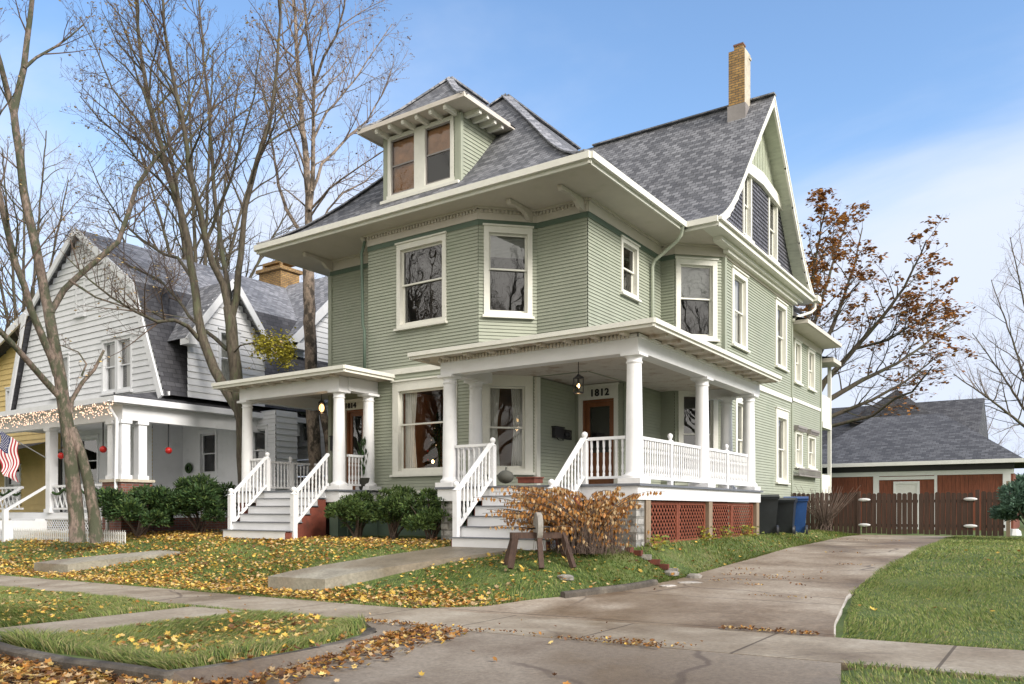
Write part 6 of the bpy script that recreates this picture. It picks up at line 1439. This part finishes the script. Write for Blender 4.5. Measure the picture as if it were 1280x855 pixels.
def leafpts():
    P = []
    def add(n, x0, x1, y0, y1, dens, mask=True, off=.0):
        xs = NR.uniform(x0, x1, n); ys = NR.uniform(y0, y1, n); k = NR.random(n)
        for x, y, q in zip(xs, ys, k):
            if mask and not lawnmask(x, y): continue
            if q < dens(x, y): P.append((x, y, off))
    blot = lambda x, y: .5+.5*sin(x*1.7+sin(y*2.1))*sin(y*2.3+sin(x*1.3))
    add(16000, -26, -6.3, 9.1, 10.6, lambda x, y: max(0, 1-abs(y-9.65)/.8)*(.55+.6*blot(x, y)))
    add(27000, -30, -7, 10.0, 14.3, lambda x, y: (.18+.75*blot(x, y)**1.5)*(1.0 if x < -12.0 else .40)+(.45 if y > 12.4 and x < -10.3 else 0))
    add(2600, -9, -5.6, 10, 14.2, lambda x, y: .22*blot(x, y))
    add(6500, -26, -6.4, 4.4, 7.58, lambda x, y: .16+.6*blot(x*.8, y)**2+(.5 if x > -7.6 else 0))
    add(11000, -16, -5.2, 2.6, 4.12, lambda x, y: (.95 if x < -6.6 else max(0, .5+(-6.6-x)*.5))*(.5+.5*min(1, (y-2.2)/1.2)) if x < -6.0 else 0, False, .01)
    add(1500, -8.6, -6.6, 4.8, 7.5, lambda x, y: .25+.5*blot(x, y))
    add(4200, -6.45, -5.3, 3.2, 7.5, lambda x, y: max(0, 1-(x+6.45)/1.0)**1.3, False, .02)
    add(1100, -7.6, -3.3, 7.5, 7.70, lambda x, y: .8*max(0, (-5.2-x)/2.4) if x < -5.2 else .12, False, .02)
    add(9000, -5.5, -3.0, 11.5, 24, lambda x, y: (.9 if abs((y-.15)%2.35-.0+.03*sin(x*9)) < .07+.05*sin(x*3+y) else 0)*(.5+.5*sin(x*2.2+y*1.3)), False, .02)
    add(1500, -5.2, -3.4, 13.0, 15.5, lambda x, y: .5*max(0, blot(x*2.5, y*3)-.72)*3, False, .02)
    add(260, -4.4, -3.0, 7.45, 7.8, lambda x, y: max(0, 1-abs(x+3.7)/.7), False, .02); add(160, -3.3, -2.2, 9.05, 9.2, lambda x, y: 1, False, .02)
    add(260, -26, -7.5, 7.6, 9.1, lambda x, y: .12+.5*(abs(y-9.05) < .1), False, .02); add(60, -6.5, -2.5, 4.5, 9, lambda x, y: .3, False, .02)
    add(120, -2.5, 5, 9.3, 28, lambda x, y: .5); add(200, -6.7, -5.5, 13, 26, lambda x, y: .6)
    add(350, -25, -18, 13, 16.5, lambda x, y: 1)
    return P
LPTS = leafpts(); V = []; Fc = []; MI = []
r = random.Random(77)
SH = [(0, 1.0), (.38, .55), (.95, .5), (.62, .05), (.75, -.55), (.2, -.42), (0, -.75), (-.2, -.42), (-.75, -.55), (-.62, .05), (-.95, .5), (-.38, .55)]
for x, y, off in LPTS:
    z = H(x, y)+.012+off+(r.random()**2)*(.09 if y < 4.13 else .05*(1 if off == 0 else .4)); s_ = r.uniform(.022, .047)*(1.1 if y < 4.3 else 1)*(.5 if off > .015 and y > 7.45 else 1); a = r.uniform(0, 6.28); ti = r.gauss(0, .35); tj = r.gauss(0, .35); cup = r.uniform(-.5, .9)
    i0 = len(V); V.append((x, y, z))
    for u, v in SH:
        u *= s_; v *= s_; X_ = u*cos(a)-v*sin(a); Y_ = u*sin(a)+v*cos(a); V.append((x+X_, y+Y_, z+.012+X_*ti+Y_*tj+cup*(u*u+v*v)/s_*.5))
    m = r.choices(range(5), (.30, .24, .20, .16, .10) if y > 4.3 else (.06, .36, .14, .26, .18))[0]
    if y > 4.3 and off > .015: m = r.choices(range(5), (.05, .35, .05, .2, .35))[0]
    for k in range(12): Fc.append((i0, i0+1+k, i0+1+(k+1) % 12)); MI.append(m)
print('leaves', len(LPTS))
tag(npmesh('fallen_leaves', V, Fc, ['leafy', 'leafo', 'leafg', 'leaft', 'leafb'], MI), kind='stuff')

# ================================================================ sky, sun, render
SUN_EL = radians(32); SUN_AZ = atan2(-.15, 1.0)     # direction towards the sun in xy: (+x, -y)
wd = bpy.data.worlds.new('World'); sc.world = wd; wd.use_nodes = True; nt = wd.node_tree; L = nt.links; bg = nt.nodes['Background']
sky = nt.nodes.new('ShaderNodeTexSky'); sky.sky_type = 'NISHITA'; sky.sun_disc = False; sky.sun_elevation = SUN_EL; sky.sun_rotation = pi/2-SUN_AZ; sky.air_density = 1.0; sky.dust_density = .6; sky.ozone_density = 1.5; sky.altitude = 100
tc = nt.nodes.new('ShaderNodeTexCoord'); sep = nt.nodes.new('ShaderNodeSeparateXYZ'); L.new(tc.outputs['Generated'], sep.inputs[0])
def mth(op, a, b=None, c=False):
    n = nt.nodes.new('ShaderNodeMath'); n.operation = op; n.use_clamp = c
    for i, v in enumerate((a, b)):
        if v is None: continue
        if hasattr(v, 'links'): L.new(v, n.inputs[i])
        else: n.inputs[i].default_value = v
    return n.outputs[0]
zc = mth('MAXIMUM', sep.outputs[2], .0); den = mth('ADD', zc, .22)
cx_ = mth('DIVIDE', sep.outputs[0], den); cy_ = mth('DIVIDE', sep.outputs[1], den)
cmb = nt.nodes.new('ShaderNodeCombineXYZ'); L.new(cx_, cmb.inputs[0]); L.new(cy_, cmb.inputs[1])
nz = nt.nodes.new('ShaderNodeTexNoise'); nz.inputs['Scale'].default_value = .9; nz.inputs['Detail'].default_value = 7; nz.inputs['Roughness'].default_value = .55; nz.inputs['Distortion'].default_value = .3
mp = nt.nodes.new('ShaderNodeMapping'); mp.inputs['Location'].default_value = (3.1, 1.7, 0); mp.inputs['Scale'].default_value = (1.0, 1.5, 1); L.new(cmb.outputs[0], mp.inputs[0]); L.new(mp.outputs[0], nz.inputs['Vector'])
# low sky is veiled, unseen overcast added in the south for bright neutral light
low = mth('MULTIPLY', mth('SUBTRACT', .56, sep.outputs[2], True), .95)
south = mth('MULTIPLY', mth('SUBTRACT', .25, mth('ADD', mth('MULTIPLY', sep.outputs[1], .75), mth('MULTIPLY', sep.outputs[2], .35)), True), 1.6)
east = mth('MULTIPLY', mth('MAXIMUM', mth('SUBTRACT', mth('ADD', mth('MULTIPLY', sep.outputs[0], .8), mth('MULTIPLY', sep.outputs[1], .8)), .15), 0.0), 2.0)
m0 = mth('ADD', mth('ADD', mth('SUBTRACT', nz.outputs[0], .50), low), mth('ADD', south, mth('MULTIPLY', east, low)))
mr = nt.nodes.new('ShaderNodeMapRange'); mr.inputs[1].default_value = .06; mr.inputs[2].default_value = .46; mr.interpolation_type = 'SMOOTHSTEP'; L.new(m0, mr.inputs[0])
hs = nt.nodes.new('ShaderNodeHueSaturation'); hs.inputs['Saturation'].default_value = 1.08; hs.inputs['Value'].default_value = 1.5; L.new(sky.outputs[0], hs.inputs['Color'])
mxn = nt.nodes.new('ShaderNodeMix'); mxn.data_type = 'RGBA'; L.new(mr.outputs[0], mxn.inputs[0]); L.new(hs.outputs[0], mxn.inputs[6]); 
m5 = nt.nodes.new('ShaderNodeMix'); m5.data_type = 'RGBA'; L.new(mth('MULTIPLY', south, 2.0, True), m5.inputs[0]); m5.inputs[6].default_value = (4.3, 4.75, 5.7, 1); m5.inputs[7].default_value = (8.2, 7.85, 7.35, 1); L.new(m5.outputs[2], mxn.inputs[7])
L.new(mxn.outputs[2], bg.inputs[0]); bg.inputs[1].default_value = .11
sun = bpy.data.lights.new('sun', 'SUN'); sun.energy = 2.9; sun.angle = radians(24); sun.color = (1, .94, .86); so = bpy.data.objects.new('sun', sun); COL.objects.link(so)
d = Vector((cos(SUN_AZ)*cos(SUN_EL), sin(SUN_AZ)*cos(SUN_EL), sin(SUN_EL))); so.rotation_euler = d.to_track_quat('Z', 'Y').to_euler()
sc.view_settings.view_transform = 'Standard'; sc.view_settings.look = 'None'; sc.view_settings.gamma = 1; sc.view_settings.use_curve_mapping = False; sc.view_settings.exposure = .80
sc.render.engine = 'CYCLES'; sc.cycles.max_bounces = 6; sc.cycles.transparent_max_bounces = 12
